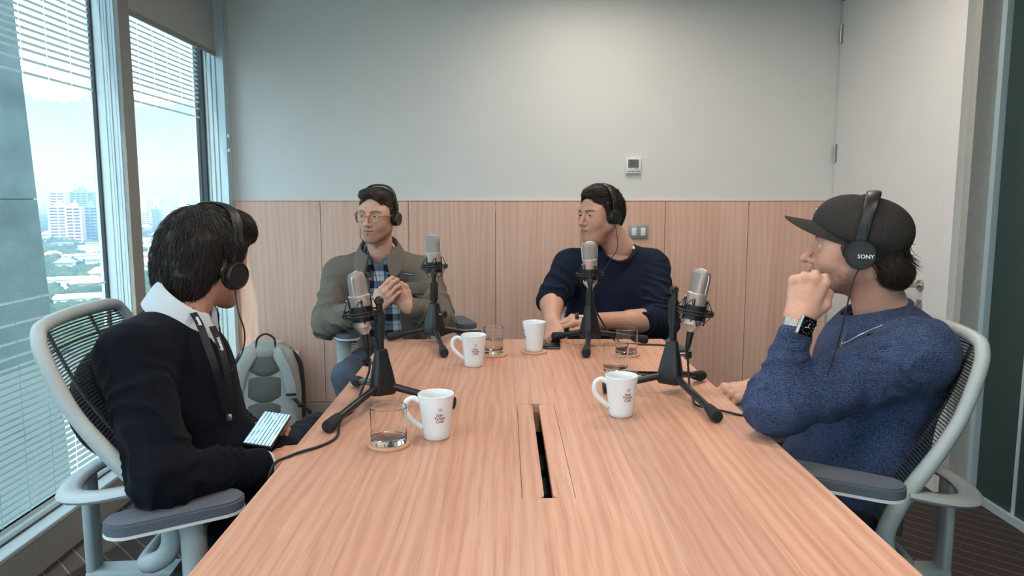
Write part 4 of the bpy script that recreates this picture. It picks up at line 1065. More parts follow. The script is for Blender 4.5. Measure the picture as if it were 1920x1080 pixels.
# ---- generic head in its own frame (origin between the ears)
def head_shape(p):
    s = S(); w = p.get('w', 1.0); j = p.get('jaw', 1.0); fat = p.get('fat', 0.0)
    s.el((0, -.014, .032), (.077 * w, .098, .090), .01)
    s.el((0, .018, -.015), (.066 * w, .076, .092), .03)
    s.el((0, .036, -.052), (.053 * w * j + fat * .3, .056, .062), .025)
    for q in (-1, 1):
        s.rc((q * (.054 * w + fat * .4), .006, -.058), (q * .018, .072, -.103), .020 + fat * .4, .016, .025)      # jaw
        s.el((q * .040, .058, -.028), (.026 + fat * .4, .026, .030), .02)                     # cheek
        s.rc((q * .012, .088, .026), (q * .040, .078, .030), .010, .009, .014)                # brow
        s.el((q * .056, .052, .012), (.014, .022, .03), .02)                                  # temple / orbit edge
    s.el((0, .078, -.104), (.020, .018, .016), .02)                                           # chin
    s.el((0, .086, -.068), (.028, .016, .026), .018)                                          # muzzle
    if fat: s.el((0, .035, -.115), (.05, .05, .03), .03)
    for q in (-1, 1): s.el((q * .033, .100, .004), (.021, .017, .0135), .010, sub=True)       # eye sockets
    nl = p.get('nose', 1.0)
    s.rc((0, .090, .016), (0, .092 + .026 * nl, -.030), .0075, .0105, .009)
    s.el((0, .094 + .026 * nl, -.033), (.0115, .011, .010), .006)
    for q in (-1, 1):
        s.el((q * .0125, .102, -.036), (.0085, .0115, .0085), .006)
        s.el((q * .007, .106, -.044), (.0045, .007, .004), .003, sub=True)
    mo = p.get('smile', 0.0)
    for q in (-1, 1):
        s.rc((0, .1035, -.0615), (q * .0245, .091, -.0645 + mo * .006), .0056, .0034, .005)        # lips
        s.rc((0, .1015, -.0735), (q * .0225, .0905, -.0685 + mo * .006), .0066, .0035, .005)
    op = .0012 + p.get('open', 0) * .003
    for q in (-1, 1): s.rc((0, .1080, -.0672), (q * .026, .0965, -.0662 + mo * .006), op * 1.5, op, .002, sub=True)
    # lids
    ol = p.get('lid', .0042)
    for q in (-1, 1):
        c = A3(q * .0325, .0775, .004)
        def lid(P, c=c):
            r = P - c; d = np.linalg.norm(r, axis=1) - .0148; sl_ = np.abs(r[:, 2] + .0006) - ol * np.sqrt(np.clip(1 - (r[:, 0] / .0135) ** 2, 0, 1))
            return np.maximum(d, -np.maximum(sl_, -(r[:, 1] - .002)))
        s.fn(lid, c - .015, c + .015, .0015)
    # ears
    for q in (-1, 1):
        Rm = np.array(Matrix.Rotation(R(q * 22), 3, 'Z') @ Matrix.Rotation(R(-12), 3, 'X'))
        s.el((q * .079 * w, -.014, -.004), (.009, .020, .032), .006, Rm); s.el((q * .087 * w, -.010, -.002), (.008, .011, .018), .005, Rm, sub=True)
        s.el((q * .074 * w, -.006, -.033), (.008, .010, .011), .006)
    return s
def head_tone(L, p):
    """albedo by place on the face"""
    base = np.array(srgb(*p['skin'])[:3]); c = np.tile(base, (len(L), 1)); x, y, z = L[:, 0], L[:, 1], L[:, 2]
    g = lambda cx, cy, cz, sx, sy, sz: np.exp(-(((np.abs(x) - cx) / sx) ** 2 + ((y - cy) / sy) ** 2 + ((z - cz) / sz) ** 2))
    def blend(c, t, m_): return c * (1 - m_[:, None]) + np.array(t) * m_[:, None]
    c = blend(c, base * (1.02, .80, .76), .55 * g(.045, .06, -.03, .022, .05, .02)); c = blend(c, base * (1.02, .78, .72), .5 * g(0, .115, -.03, .014, .02, .014))
    lip = np.clip(1 - ((np.abs(x) / .024) ** 2 + ((z + .0675) / .0115) ** 2), 0, 1) ** .5 * (y > .083); c = blend(c, np.array(srgb(*p.get('lip', (176, 112, 100)))[:3]), .75 * lip); ml = np.exp(-((z + .0670 - p.get('smile', 0) * .006 * np.abs(x) / .022) / .0018) ** 2) * (np.abs(x) < .025) * (y > .085); c = blend(c, np.array(srgb(86, 46, 42)[:3]), .85 * ml)
    st = p.get('stubble', 0)
    if st:
        n = .75 + .25 * vnoise(L * 160)
        jaw = np.clip((-.040 - z) / .022, 0, 1) * np.clip((y + .012) / .03, 0, 1); jaw = np.maximum(jaw, np.clip(1 - ((np.abs(x) / .03) ** 4 + ((z + .052) / .011) ** 2), 0, 1) * (y > .07))
        side = np.clip((-.005 - z) / .03, 0, 1) * np.clip(1 - np.abs(y - .012) / .022, 0, 1) * (np.abs(x) > .05)
        mk = np.clip(np.maximum(jaw, side) * (1 - lip) * (z > -.14), 0, 1)
        c = blend(c, np.array(srgb(92, 70, 60)[:3]), st * mk * n)
    # brows
    bz = .0235 + .0035 * np.clip(1 - ((np.abs(x) - .036) / .02) ** 2, -1, 1); bm_ = np.clip(1.3 - (np.abs(z - bz) / (.0040 - .06 * np.clip(np.abs(x) - .03, 0, 1))) ** 2, 0, 1) * (np.abs(x) > .012) * (np.abs(x) < .058) * (y > .05)
    c = blend(c, np.array(srgb(*p.get('brow', (52, 38, 32)))[:3]), np.clip(bm_, 0, 1) * .8)
    c = blend(c, base * .72, .45 * g(.033, .085, -.010, .02, .03, .006))
    return np.clip(c, 0, 1)
def build_head(fr, p, neck_w, neck_r=(.054, .060), h=.0022):
    s = head_shape(p); nb = fr.l(neck_w)
    s.rc((0, -.028, -.045), nb, neck_r[0], neck_r[1], .03); s.el((0, .02, -.13), (.012, .012, .014), .02) if p.get('apple') else None
    for q in (-1, 1): s.rc((q * .045, -.02, -.06), nb + fr.v(np.zeros(3)) + A3(q * .01, .045, .0), .012, .012, .02)
    lo, hi = s.bounds(); v, f = surface(s, lo, hi, h); col = head_tone(v, p)
    return fr.w(v), f, col
def eyes(fr, p, parent, off, gaze=(0, 1, 0)):
    for q in (-1, 1):
        c = A3(q * .0325, .0775, .004); g = unit(gaze)
        e = MB().sphere(fr.w(c), .0132 * fr.sc, 16, 10).build('eye', EYEW, parent, 180, off=off)
        a, b, d = frame_from(g); vs = []
        iris = MB(); ring = [fr.w(c + d * math.sqrt(.0137 ** 2 - .0066 ** 2) + (a * math.cos(t) + b * math.sin(t)) * .0066) for t in np.linspace(0, 2 * math.pi, 16, endpoint=False)]
        iris.add(ring + [fr.w(c + d * .0139)], [(i, (i + 1) % 16, 16) for i in range(16)]).build('iris', EYED, e, 180, off=off)
# ---- hair: shell plus combed locks
def locks(fr, shell, sv, n, seed, region, flow, L, lift, off0=.001, wid=.0018, steps=6, gravity=0.0, jitter=.22):
    """n combed strands that follow the hair shell (sv: its vertices); returns joined tubes"""
    rs = np.random.RandomState(seed); c = sv[region(sv)]; q = c[rs.randint(0, len(c), n)].copy(); e = .003
    def grad(P):
        d = np.stack([shell(P + A3(*(e if k == i else 0 for k in range(3)))) - shell(P - A3(*(e if k == i else 0 for k in range(3)))) for i in range(3)], 1); return d / (np.linalg.norm(d, axis=1, keepdims=True) + 1e-9)
    g = flow(q, rs) + rs.normal(size=(n, 3)) * jitter; LL = rs.uniform(L[0], L[1], n)[:, None] / steps; lf = (lift * rs.uniform(.2, 1.6, n)); path = []
    for i in range(steps + 1):
        u = i / steps; nr = grad(q); d = shell(q); q = q - nr * (d - off0 * rs.uniform(.2, 1.0, n) * min(1, u * 4) - lf * u * u + .0015 * (u == 0))[:, None]; path.append(q.copy())
        t = g - nr * (g * nr).sum(1, keepdims=True); t /= np.linalg.norm(t, axis=1, keepdims=True) + 1e-9
        q = q + t * LL; q[:, 2] -= gravity * LL[:, 0] * u; g = g + rs.normal(size=(n, 3)) * jitter * .5
    P = np.stack(path, 1); N = steps + 1; k = 4
    T = np.gradient(P, axis=1); T /= np.linalg.norm(T, axis=2, keepdims=True) + 1e-9; up_ = np.stack([grad(P[:, i]) for i in (0,)] * N, 1); A = np.cross(T, up_); A /= np.linalg.norm(A, axis=2, keepdims=True) + 1e-9; Bn = np.cross(A, T)
    w = (wid * rs.uniform(.6, 1.4, n))[:, None] * np.array([.7] + [1.05 - (i / steps) ** 1.6 for i in range(1, N)])[None]
    V = np.stack([P + (A * math.cos(2 * math.pi * j / k) * 1.3 + Bn * math.sin(2 * math.pi * j / k) * .8) * w[..., None] for j in range(k)], 2).reshape(-1, 3)
    idx = np.arange(n * N * k).reshape(n, N, k); F = np.stack([idx[:, :-1], np.roll(idx, -1, 2)[:, :-1], np.roll(idx, -1, 2)[:, 1:], idx[:, 1:]], -1).reshape(-1, 4)
    return fr.w(V), F
def hair_obj(name, fr, shell, h, lks, mat, parent, off, disp=None):
    lo, hi = shell.bounds(); v, f = surface(shell, lo, hi, h, disp=disp); parts = [(fr.w(v), f)]
    for kw in lks: parts.append(locks(fr, shell, v, **kw))
    return mesh_of(name, parts, mat, parent, off)
# ---- hands
FING = [(.030, .090, .046, .027, .021, .0094), (.009, .095, .050, .031, .022, .0096), (-.012, .090, .046, .029, .022, .0091), (-.031, .080, .036, .022, .019, .0081)]
def hand(wrist, ydir, back, side, curls, thumb, sc=1.0, spread=0.0, arm=None, wr=.026):
    """wrist at origin, y to the knuckles, z = back of the hand, thumb on side*x; curls: per finger 3 bends in degrees"""
    y = unit(ydir); z = np.array(back, float); z = unit(z - y * (z @ y)); x = np.cross(y, z); Rm = np.stack((x, y, z), 1); o = np.array(wrist, float)
    W = lambda p: (np.array(p, float) * sc * A3(side, 1, 1)) @ Rm.T + o
    s = S(); s.rc(W((0, -.02, 0)), W((0, .012, 0)), wr * sc, .023 * sc, .01)
    tips = []
    for i, (fx, fy, l1, l2, l3, r) in enumerate(FING):
        m_ = A3(fx, fy, 0.002 - .004 * abs(i - 1)); s.rc(W((fx * .5, .01, 0)), W(m_), .0155 * sc, (r + .0028) * sc, .012)
        s.el(W(m_ + A3(0, 0, .003)), A3(.0115, .0115, .0115) * sc * (r / .0092), .008)
        a = 0; q = m_; sp = spread * (1.5 - i)
        for L, cu, ra, rb in ((l1, curls[i][0], r + .0009, r), (l2, curls[i][1], r + .0003, r - .0008), (l3, curls[i][2], r - .0008, r - .0018)):
            a += R(cu); n = q + A3(math.sin(R(sp)) * math.cos(a), math.cos(a), -math.sin(a)) * L; s.rc(W(q), W(n), ra * sc, rb * sc, .004); q = n
        tips.append(W(q))
    s.rc(W((.004, .02, -.008)), W((.002, .075, -.008)), .015 * sc, .012 * sc, .012)
    t0, t1, t2, t3 = [np.array(q) for q in thumb]
    s.rc(W(t0), W(t1), .017 * sc, .0135 * sc, .012); s.rc(W(t1), W(t2), .0118 * sc, .0105 * sc, .006); s.rc(W(t2), W(t3), .0105 * sc, .0082 * sc, .004)
    if arm is not None:
        for a_, b_, ra, rb in arm: s.rc(a_, b_, ra, rb, .015)
    return s, tips
def skin_piece(s, h, rgb, warm=None):
    lo, hi = s.bounds(); v, f = surface(s, lo, hi, h); base = np.array(srgb(*rgb)[:3]); n = vnoise(v * 38) * .5 + vnoise(v * 90) * .3
    c = base * (1 + .07 * n[:, None] * A3(.5, 1, 1.1)); return v, f, np.clip(c, 0, 1)
def nails(pts, parent, off): pass
# ---- headphones
def headphones(label, fr, cup=(.088, -.008, -.008), rc_=.034, top=.135, y_top=-.008, depth=.030, band_w=.013, brand=None, cups_tilt=0.0, accent=None, group='black headphones'):
    t = thing('headphones', label, 'headphones', tuple(fr.o), 0, group); o = fr.o
    cx, cy, cz = cup
    arc = []
    for i in range(25):
        a = math.pi * i / 24; c_, s_ = math.cos(a), math.sin(a)
        arc.append(fr.w((cx * 1.04 * math.copysign(abs(c_) ** .72, c_), cy + (y_top - cy) * s_, cz + .035 + (top - cz - .035) * s_ ** .85)))
    a_sec = [(band_w * math.copysign(abs(math.cos(a)) ** .5, math.cos(a)), .0042 * math.sin(a)) for a in [2 * math.pi * i / 12 for i in range(12)]]
    fy = fr.v((0, 1, 0)); P = arc; n = 12; vs = []; fs = []
    for i in range(25):
        d = unit(P[min(i + 1, 24)] - P[max(i - 1, 0)]); u = unit(fy - d * (fy @ d)); w = np.cross(d, u); k = 1.0 if 4 < i < 20 else .82
        vs += [P[i] + u * p[0] * k + w * p[1] * k for p in a_sec]
    for i in range(24):
        for k in range(n): l = (k + 1) % n; fs.append((i * n + k, i * n + l, (i + 1) * n + l, (i + 1) * n + k))
    fs += [tuple(range(n))[::-1], tuple(range(24 * n, 25 * n))]
    band = MB().add(vs, fs).build('headband', M['black'], t, 50, off=o)
    for q in (-1, 1):
        xin, xout = q * (cx - .012), q * (cx + depth - .012); Rm = Matrix.Rotation(R(90 * q), 3, 'Y'); W3 = Matrix(fr.R.tolist()) * fr.sc
        def disc(prof): return MB().lathe(prof, n=36, M=W3 @ Rm)
        c = fr.w((0, cy, cz)); 
        pad = disc([(rc_ * .45, abs(xin)), (rc_ * .9, abs(xin)), (rc_, abs(xin) + .005), (rc_, abs(xin) + .010), (rc_ * .92, abs(xin) + .013)]); pad.v = [tuple(np.array(p) + c) for p in pad.v]; pad.build('ear_pad', M['rubber'], t, 50, off=o)
        cupm = disc([(rc_ * .94, abs(xin) + .012), (rc_ * .97, abs(xin) + .016), (rc_ * .97, abs(xout) - .004), (rc_ * .90, abs(xout)), (rc_ * .84, abs(xout)), (rc_ * .82, abs(xout) - .0012), (0, abs(xout) - .0006)]); cupm.v = [tuple(np.array(p) + c) for p in cupm.v]
        cu = cupm.build('ear_cup', M['black'], t, 40, off=o)
        if accent:
            ac = disc([(rc_ * .905, abs(xout) + .0003), (rc_ * .84, abs(xout) + .0003)]); ac.v = [tuple(np.array(p) + c) for p in ac.v]; ac.build('cup_ring', accent, cu, 40, off=o)
        MB().rbox((0, 0, 0), (.007, .020, .05), .002, 1, W3).move(Matrix.Translation(Vector(fr.w((q * (cx + .004), cy, cz + .047)) - o))).build('slider', M['blackmetal'], t, 40)
        if brand:
            tx = text('lettering', brand, .0135, M['whiteplastic'], cu, depth=.0003)
            X_ = fr.v((0, q, 0)); Zn = fr.v((q, 0, 0)); Yn = np.cross(Zn, X_); M4 = Matrix(np.stack((X_, Yn, Zn), 1).tolist()).to_4x4(); M4.translation = Vector(fr.w((q * (abs(xout) + .0008), cy - .011, cz - .004)) - o)
            for v_ in tx.data.vertices: v_.co = M4 @ v_.co
    return t
# ------------------------------------------------------------------ people
def at(x, y, Yv): return np.array(px2(x, y, Yv))
def ring_collar(fr, r_in, r_out, z_top, z_out, gap, tip, th=.004, back=.012, sx=1.0, sy=1.0, n=40):
    """folded collar: fr origin at the neck base, y forward; gap = half opening (deg); tip = extra length of the points"""
    vs = []; fs = []; m_ = 6
    for i in range(n + 1):
        t = R(gap) + (2 * math.pi - 2 * R(gap)) * i / n; fq = max(0, math.cos(t)) ; e = (1 - min(i, n - i) / (n * .28)) if min(i, n - i) < n * .28 else 0
        c_, s_ = math.cos(t) * sy, math.sin(t) * sx; bk = back * max(0, -math.cos(t)); zt = z_top + bk - .022 * fq; ro = r_out + tip * .45 * e ** 1.5; zo = z_out + bk * .4 - tip * .8 * e ** 1.5 - .02 * fq
        for r, z in ((r_in, zt - .035), (r_in, zt - .004), (r_in + .004, zt), (r_in + .009, zt - .003), (ro + th * .5, zo), (ro - th * .6, zo - th)):
            vs.append(fr.w((r * s_, r * c_, z)))
    for i in range(n):
        for k in range(m_): l = (k + 1) % m_; fs.append((i * m_ + k, (i + 1) * m_ + k, (i + 1) * m_ + l, i * m_ + l))
    fs += [tuple(range(m_)), tuple(range(n * m_, (n + 1) * m_))[::-1]]
    return MB().add(vs, fs)
def ribbon(pts, nrm, w, th=.0012):
    """flat strap along pts; nrm list of outward normals"""
    mb = MB(); P = [np.array(p) for p in pts]; vs = []; fs = []
    for i in range(len(P)):
        d = unit(P[min(i + 1, len(P) - 1)] - P[max(i - 1, 0)]); n = np.array(nrm[i] if len(nrm) > 1 else nrm[0], float); n = unit(n - d * (n @ d)); u = np.cross(n, d)
        vs += [P[i] + u * w / 2 + n * th, P[i] - u * w / 2 + n * th, P[i] - u * w / 2 - n * th, P[i] + u * w / 2 - n * th]
    for i in range(len(P) - 1):
        for k in range(4): l = (k + 1) % 4; fs.append((i * 4 + k, (i + 1) * 4 + k, (i + 1) * 4 + l, i * 4 + l))
    fs += [(0, 1, 2, 3), tuple(range(len(P) * 4 - 4, len(P) * 4))[::-1]]
    return mb.add(vs, fs)
def wire(fr_or_none, label, name, pts, r, cat, mat, group=None): return cable(name, label, pts, r, cat, mat, group)
def shoe(parent, off, ankle, fwd):
    f_ = unit((fwd[0], fwd[1], 0)); a = np.array(ankle); s = S(); b = A3(a[0], a[1], 0)
    s.el(b + A3(0, 0, .055), (.042, .042, .05), .03); s.rc(b + f_ * -.04 + A3(0, 0, .04), b + f_ * .15 + A3(0, 0, .032), .038, .03, .03); s.fn(lambda P: P[:, 2] - .004, b - .3, b + A3(.3, .3, .0), .002, True)
    solid('shoe', s, .007, M['black'], parent, off)
def trousers(parent, off, legs, mat, pelvis, name='trousers'):
    s = S(); s.el(pelvis, (.17, .14, .11), .03)
    for hip, knee, ankle in legs:
        s.rc(hip, knee, .085, .066, .03, fold=(.006, 9, .6, 1, hip[0] * 7)); s.rc(knee, ankle, .062, .045, .02, fold=(.004, 9, 1, .8, knee[1] * 5))
    o = solid(name, s, .008, mat, parent, off)
    for hip, knee, ankle in legs: shoe(parent, off, ankle, np.array(knee) - np.array(hip))
    return o
def inner_body(parts_arms, torso):
    """the hidden trunk that joins head, arms and hands into one body"""
    s = S()
    for a, b, ra, rb in torso + parts_arms: s.rc(a, b, ra, rb, .03)
    return s
jeans = Mat('jeans_denim', rough=.9, spec=.2); jc = jeans.coord(); jn = jeans.noise(300, jc, 4, .7); jeans.color(jeans.ramp(jn, [(.3, srgb(58, 66, 78)), (.7, srgb(94, 104, 116))])); jeans.bump(jn, .3, .001)
jeans2 = Mat('dark_denim', rough=.9, spec=.2); jc = jeans2.coord(); jn = jeans2.noise(300, jc, 4, .7); jeans2.color(jeans2.ramp(jn, [(.3, srgb(22, 27, 35)), (.7, srgb(44, 50, 60))])); jeans2.bump(jn, .3, .001)
FIST = [(70, 95, 45)] * 4
def finish(t, body_parts, off):
    o = mesh_of('body', [(v, f) for v, f, c in body_parts], SKIN, t, off, [c for v, f, c in body_parts]); return o

# ================================================================= A : brown jacket, far window-side corner
def person_A():
    off = (-.53, 3.5, 0); SK = (212, 164, 140)
    t = thing('person', 'man in glasses and brown jacket with clasped hands at the far corner', 'person', off)
    hf = Frame(at(708, 404, 3.33), (-.30, -.95, -.06), (.03, -.06, 1), .95); nb = at(712, 474, 3.385)
    p = dict(skin=SK, smile=.45, open=.7, stubble=.42, nose=1.0, w=1.02, jaw=1.0, apple=True, lid=.0034, lip=(168, 98, 90), brow=(58, 42, 34))
    hd = build_head(hf, p, nb, (.052, .060), .0022)
    shR, shL = at(638, 512, 3.43), at(794, 512, 3.43); elR, elL = at(612, 606, 3.27), at(826, 598, 3.27); wrR, wrL = at(704, 580, 3.06), at(766, 576, 3.10)
    pel = A3(-.53, 3.56, .53); ch = at(716, 545, 3.46)
    # hands
    hR, tp = hand(wrR, at(728, 546, 3.035) - wrR, (-.18, -.97, .10), -1, [(20, 52, 42), (22, 56, 42), (24, 60, 42), (26, 64, 44)], ((.022, .02, -.010), (.040, .055, -.016), (.030, .088, -.022), (.018, .108, -.026)), .98, 1.0, [(elR, wrR, .042, .029)])
    hL, _ = hand(wrL, at(742, 550, 3.085) - wrL, (.45, -.75, -.45), 1, [(35, 75, 45)] * 4, ((.022, .02, -.010), (.040, .05, -.012), (.050, .072, -.014), (.046, .098, -.016)), .98, 1.0, [(elL, wrL, .042, .029)])
    inn = inner_body([(shR, elR, .045, .04), (shL, elL, .045, .04)], [(pel, ch, .09, .08), (shR, shL, .045, .045), (ch + A3(0, .03, 0), nb, .06, .05)])
    lo, hi = inn.bounds(); iv_, if_ = surface(inn, lo, hi, .009); ic = np.tile(np.array(srgb(*SK)[:3]), (len(iv_), 1))
    finish(t, [hd, skin_piece(hR, .0022, SK), skin_piece(hL, .0022, SK), (iv_, if_, ic)], off); eyes(hf, p, t, off, (.18, .97, -.12))
    # plaid shirt
    k = Mat('plaid_shirt', rough=.9, spec=.15); co = k.coord(); sx_, sy_, sz_ = k.sep(co)
    def bands(v, f_, ph): return k.ramp(k.math('FRACT', k.math('ADD', k.math('MULTIPLY', v, f_), ph)), [(.0, 1.0), (.40, 1.0), (.43, 0.0), (.70, 0.0), (.72, .55), (.76, .55), (.78, 0.0), (.97, 0.0), (1.0, 1.0)])
    cx_ = bands(sx_, 13, .2); cz_ = bands(sz_, 13, .6); mixv = k.math('MULTIPLY', k.math('ADD', cx_, cz_), .5)
    k.color(k.ramp(mixv, [(0.0, srgb(206, 212, 214)), (.45, srgb(120, 134, 154)), (.55, srgb(96, 108, 126)), (1.0, srgb(34, 40, 56))])); k.bump(k.noise(600, co, 2), .2, .0008)
    def torso(s, g, fold=None):
        s.el(ch, (.165 + g, .112 + g, .17 + g), .04); s.el(A3(-.54, 3.50, .67), (.155 + g, .118 + g, .17 + g), .05); s.rc(shR, shL, .056 + g, .056 + g, .04)
        for q in (shR, shL): s.rc(nb + A3(0, .02, -.035), q, .056 + g, .05 + g, .035)
        return s
    sh = torso(S(), 0); sh.el(nb + A3(0, -.012, .0), (.062, .055, .05), .015, sub=True)
    solid('shirt', sh, .006, k.m, t, off, disp=lambda P: .004 * vnoise(P * 13, 3) + .002 * vnoise(P * 30, 8))
    bf = Frame(nb + A3(0, -.004, -.012), (-.02, -1, -.42), (0, -.30, 1))
    ring_collar(bf, .061, .082, .040, .004, 24, .045, .003, .014).build('shirt_collar', k.m, t, 60, off=off)
    for z in (.895, .80, .72, .645): MB().cone((-.548, 3.50 - .132 + .02 * abs(z - .75), z), (-.548, 3.50 - .140 + .02 * abs(z - .75), z), .0055, n=12).build('shirt_button', M['greyplastic'], t, 40, off=off)
    # jacket
    jm = Mat('jacket_canvas', rough=.88, spec=.2); c2 = jm.coord(); nz = jm.noise(420, c2, 4, .7); bigz = jm.noise(9, c2, 3)
    jm.color(jm.mix(bigz, jm.ramp(nz, [(.3, srgb(98, 90, 81)), (.7, srgb(130, 120, 109))]), srgb(112, 103, 94))); jm.bump(nz, .3, .001)
    j = torso(S(), .016)
    def opening(P):
        z = P[:, 2]; xc = np.interp(z, [.5, .65, .8, .95, 1.05], [-.60, -.575, -.55, -.548, -.548]); w = np.interp(z, [.5, .6, .72, .85, .95, 1.05], [.135, .12, .085, .062, .055, .05])
        return np.maximum(np.abs(P[:, 0] - xc) - w, P[:, 1] - 3.40)
    j.fn(opening, (-.8, 3.2, .4), (-.3, 3.42, 1.1), .006, True)
    j.fn(lambda P: P[:, 2] - .50, (-.9, 3.1, .3), (-.1, 3.8, .5), .004, True)
    j.el(nb + A3(0, -.01, .015), (.075, .068, .06), .01, sub=True)
    for sh_, el_, wr_, ph in ((shR, elR, wrR, .3), (shL, elL, wrL, .9)):
        m_ = sh_ * .45 + el_ * .55
        j.rc(sh_ + A3(0, 0, -.005), el_, .072, .066, .03, fold=(.008, 8, .3, 1.2, ph)); fe = el_ + (wr_ - el_) * .90
        j.rc(el_, fe, .064, .044, .025, fold=(.008, 9, 1.3, .6, ph + .4)); ax_ = unit(fe - el_); j.rc(fe - ax_ * .03, fe + ax_ * .006, .041, .0405, .004)
    solid('jacket', j, .0055, jm.m, t, off, disp=lambda P: .005 * vnoise(P * 10, 5) + .002 * vnoise(P * 26, 9))
    ring_collar(Frame(nb + A3(0, .006, -.012), (0, -1, -.36), (0, -.20, 1)), .079, .108, .054, .008, 28, .072, .006, .016).build('jacket_collar', jm.m, t, 60, off=off)
    # pocket flap, patch, snaps
    n_ = unit((.18, -.97, .12)); fp = Frame(at(782, 540, 3.292), n_, (0, 0, 1)); MB().rbox((0, 0, 0), (.105, .010, .052), .004, 2, Matrix(fp.R.tolist())).move(Matrix.Translation(Vector(fp.o) - Vector(off))).build('pocket_flap', jm.m, t, 40)
    fp2 = Frame(at(766, 514, 3.296), n_, (.14, 0, 1)); pt = MB().rbox((0, 0, 0), (.042, .006, .013), .002, 1, Matrix(fp2.R.tolist())).move(Matrix.Translation(Vector(fp2.o) - Vector(off))).build('label_patch', plain('patch_navy', (28, 34, 48), .8), t, 40)
    MB().rbox((0, .0035, 0), (.036, .002, .005), .0008, 1).move(Matrix(fp2.R.tolist()).to_4x4()).move(Matrix.Translation(Vector(fp2.o) - Vector(off))).build('patch_stripe', M['greyplastic'], pt)
    for px_, py_, dd in ((694, 523, 3.325), (672, 600, 3.35), (640, 655, 3.345)): MB().sphere(at(px_, py_, dd), .0055, 10, 6).build('snap', M['greyplastic'], t, 60, off=off)
    trousers(t, off, [(A3(-.61, 3.52, .53), at(652, 706, 3.16), A3(-.62, 3.10, .08)), (A3(-.45, 3.52, .53), A3(-.36, 3.16, .55), A3(-.36, 3.12, .08))], jeans.m, pel + A3(0, -.02, -.02))
    # hair
    sh_ = S(); sh_.el((0, -.018, .034), (.0805, .102, .092), .01)
    sh_.rc((-.04, .060, .098), (.045, .055, .098), .014, .014, .025); sh_.el((0, .03, .098), (.060, .062, .026), .03)
    for q in (-1, 1): sh_.rc((q * .0765, .014, .03), (q * .0775, .010, -.018), .008, .006, .012)
    sh_.el((0, .110, .020), (.073, .058, .091), .010, sub=True); sh_.el((0, .07, -.075), (.12, .080, .085), .012, sub=True); sh_.el((0, -.03, -.115), (.12, .12, .065), .012, sub=True)
    flow = lambda q, rs: np.where(q[:, 2:] > .075, A3(.75, -.65, .1) + 0 * q, A3(.0, -.45, -1) + 0 * q)
    hair_obj('hair', hf, sh_, .0026, [dict(n=2600, seed=11, region=lambda q: (q[:, 2] > .06) | (q[:, 1] < .02), flow=flow, L=(.025, .05), lift=.004, off0=.002, wid=.0013)], hair_mat('hair_dark_brown', (34, 26, 22), (84, 66, 55)), t, off, disp=lambda P: .003 * vnoise(P * A3(60, 90, 60), 2))
    # eyeglasses
    g = thing('eyeglasses', 'clear amber eyeglasses worn by the man in the brown jacket', 'glasses', tuple(hf.o)); amber = plain('amber_frame', (176, 112, 74), .25, mottled=.25, scale=120)
    lens = bpy.data.materials.new('clear_lens'); lens.use_nodes = True; ln_ = lens.node_tree; ln_.nodes.clear(); lo_ = ln_.nodes.new('ShaderNodeOutputMaterial'); l1 = ln_.nodes.new('ShaderNodeMixShader'); l2 = ln_.nodes.new('ShaderNodeBsdfTransparent'); l3 = ln_.nodes.new('ShaderNodeBsdfGlossy'); l3.inputs['Roughness'].default_value = .03; l1.inputs[0].default_value = .07
    ln_.links.new(l2.outputs[0], l1.inputs[1]); ln_.links.new(l3.outputs[0], l1.inputs[2]); ln_.links.new(l1.outputs[0], lo_.inputs[0])
    for q in (-1, 1):
        rim = [hf.w((q * .034 + .0245 * math.copysign(abs(math.cos(a)) ** .8, math.cos(a)), .1085 - .20 * max(0, abs(q * .034 + .0245 * math.cos(a)) - .02) ** 1.0, -.002 + .0195 * math.copysign(abs(math.sin(a)) ** .8, math.sin(a)))) for a in np.linspace(0, 2 * math.pi, 28, endpoint=False)]
        MB().tube(rim, .0017, 6, True).build('rim', amber, g, 60, off=hf.o)
        MB().add(rim + [np.mean(rim, axis=0)], [(i, (i + 1) % 28, 28) for i in range(28)]).build('lens', lens, g, None, off=hf.o)
        MB().tube([hf.w((q * .058, .1005, .006)), hf.w((q * .076, .088, .008)), hf.w((q * .083, .04, .006)), hf.w((q * .083, -.02, .002))], .0024, 6).build('temple_arm', amber, g, 60, off=hf.o)
    MB().tube([hf.w((-.0105, .108, .002)), hf.w((0, .1115, .006)), hf.w((.0105, .108, .002))], .0021, 6).build('bridge', amber, g, 60, off=hf.o)
    headphones('black headphones on the man in glasses', hf, cup=(.088, -.010, -.012), rc_=.033, top=.140, y_top=-.022, band_w=.011, accent=M['steel'])
    cable('headphone_cord', 'thin black headphone cord under the chin of the man in glasses', [hf.w((.088, -.008, -.046)), hf.w((.080, .02, -.10)), at(690, 470, 3.30), at(703, 510, 3.325), at(709, 545, 3.33)], .0016)
person_A()

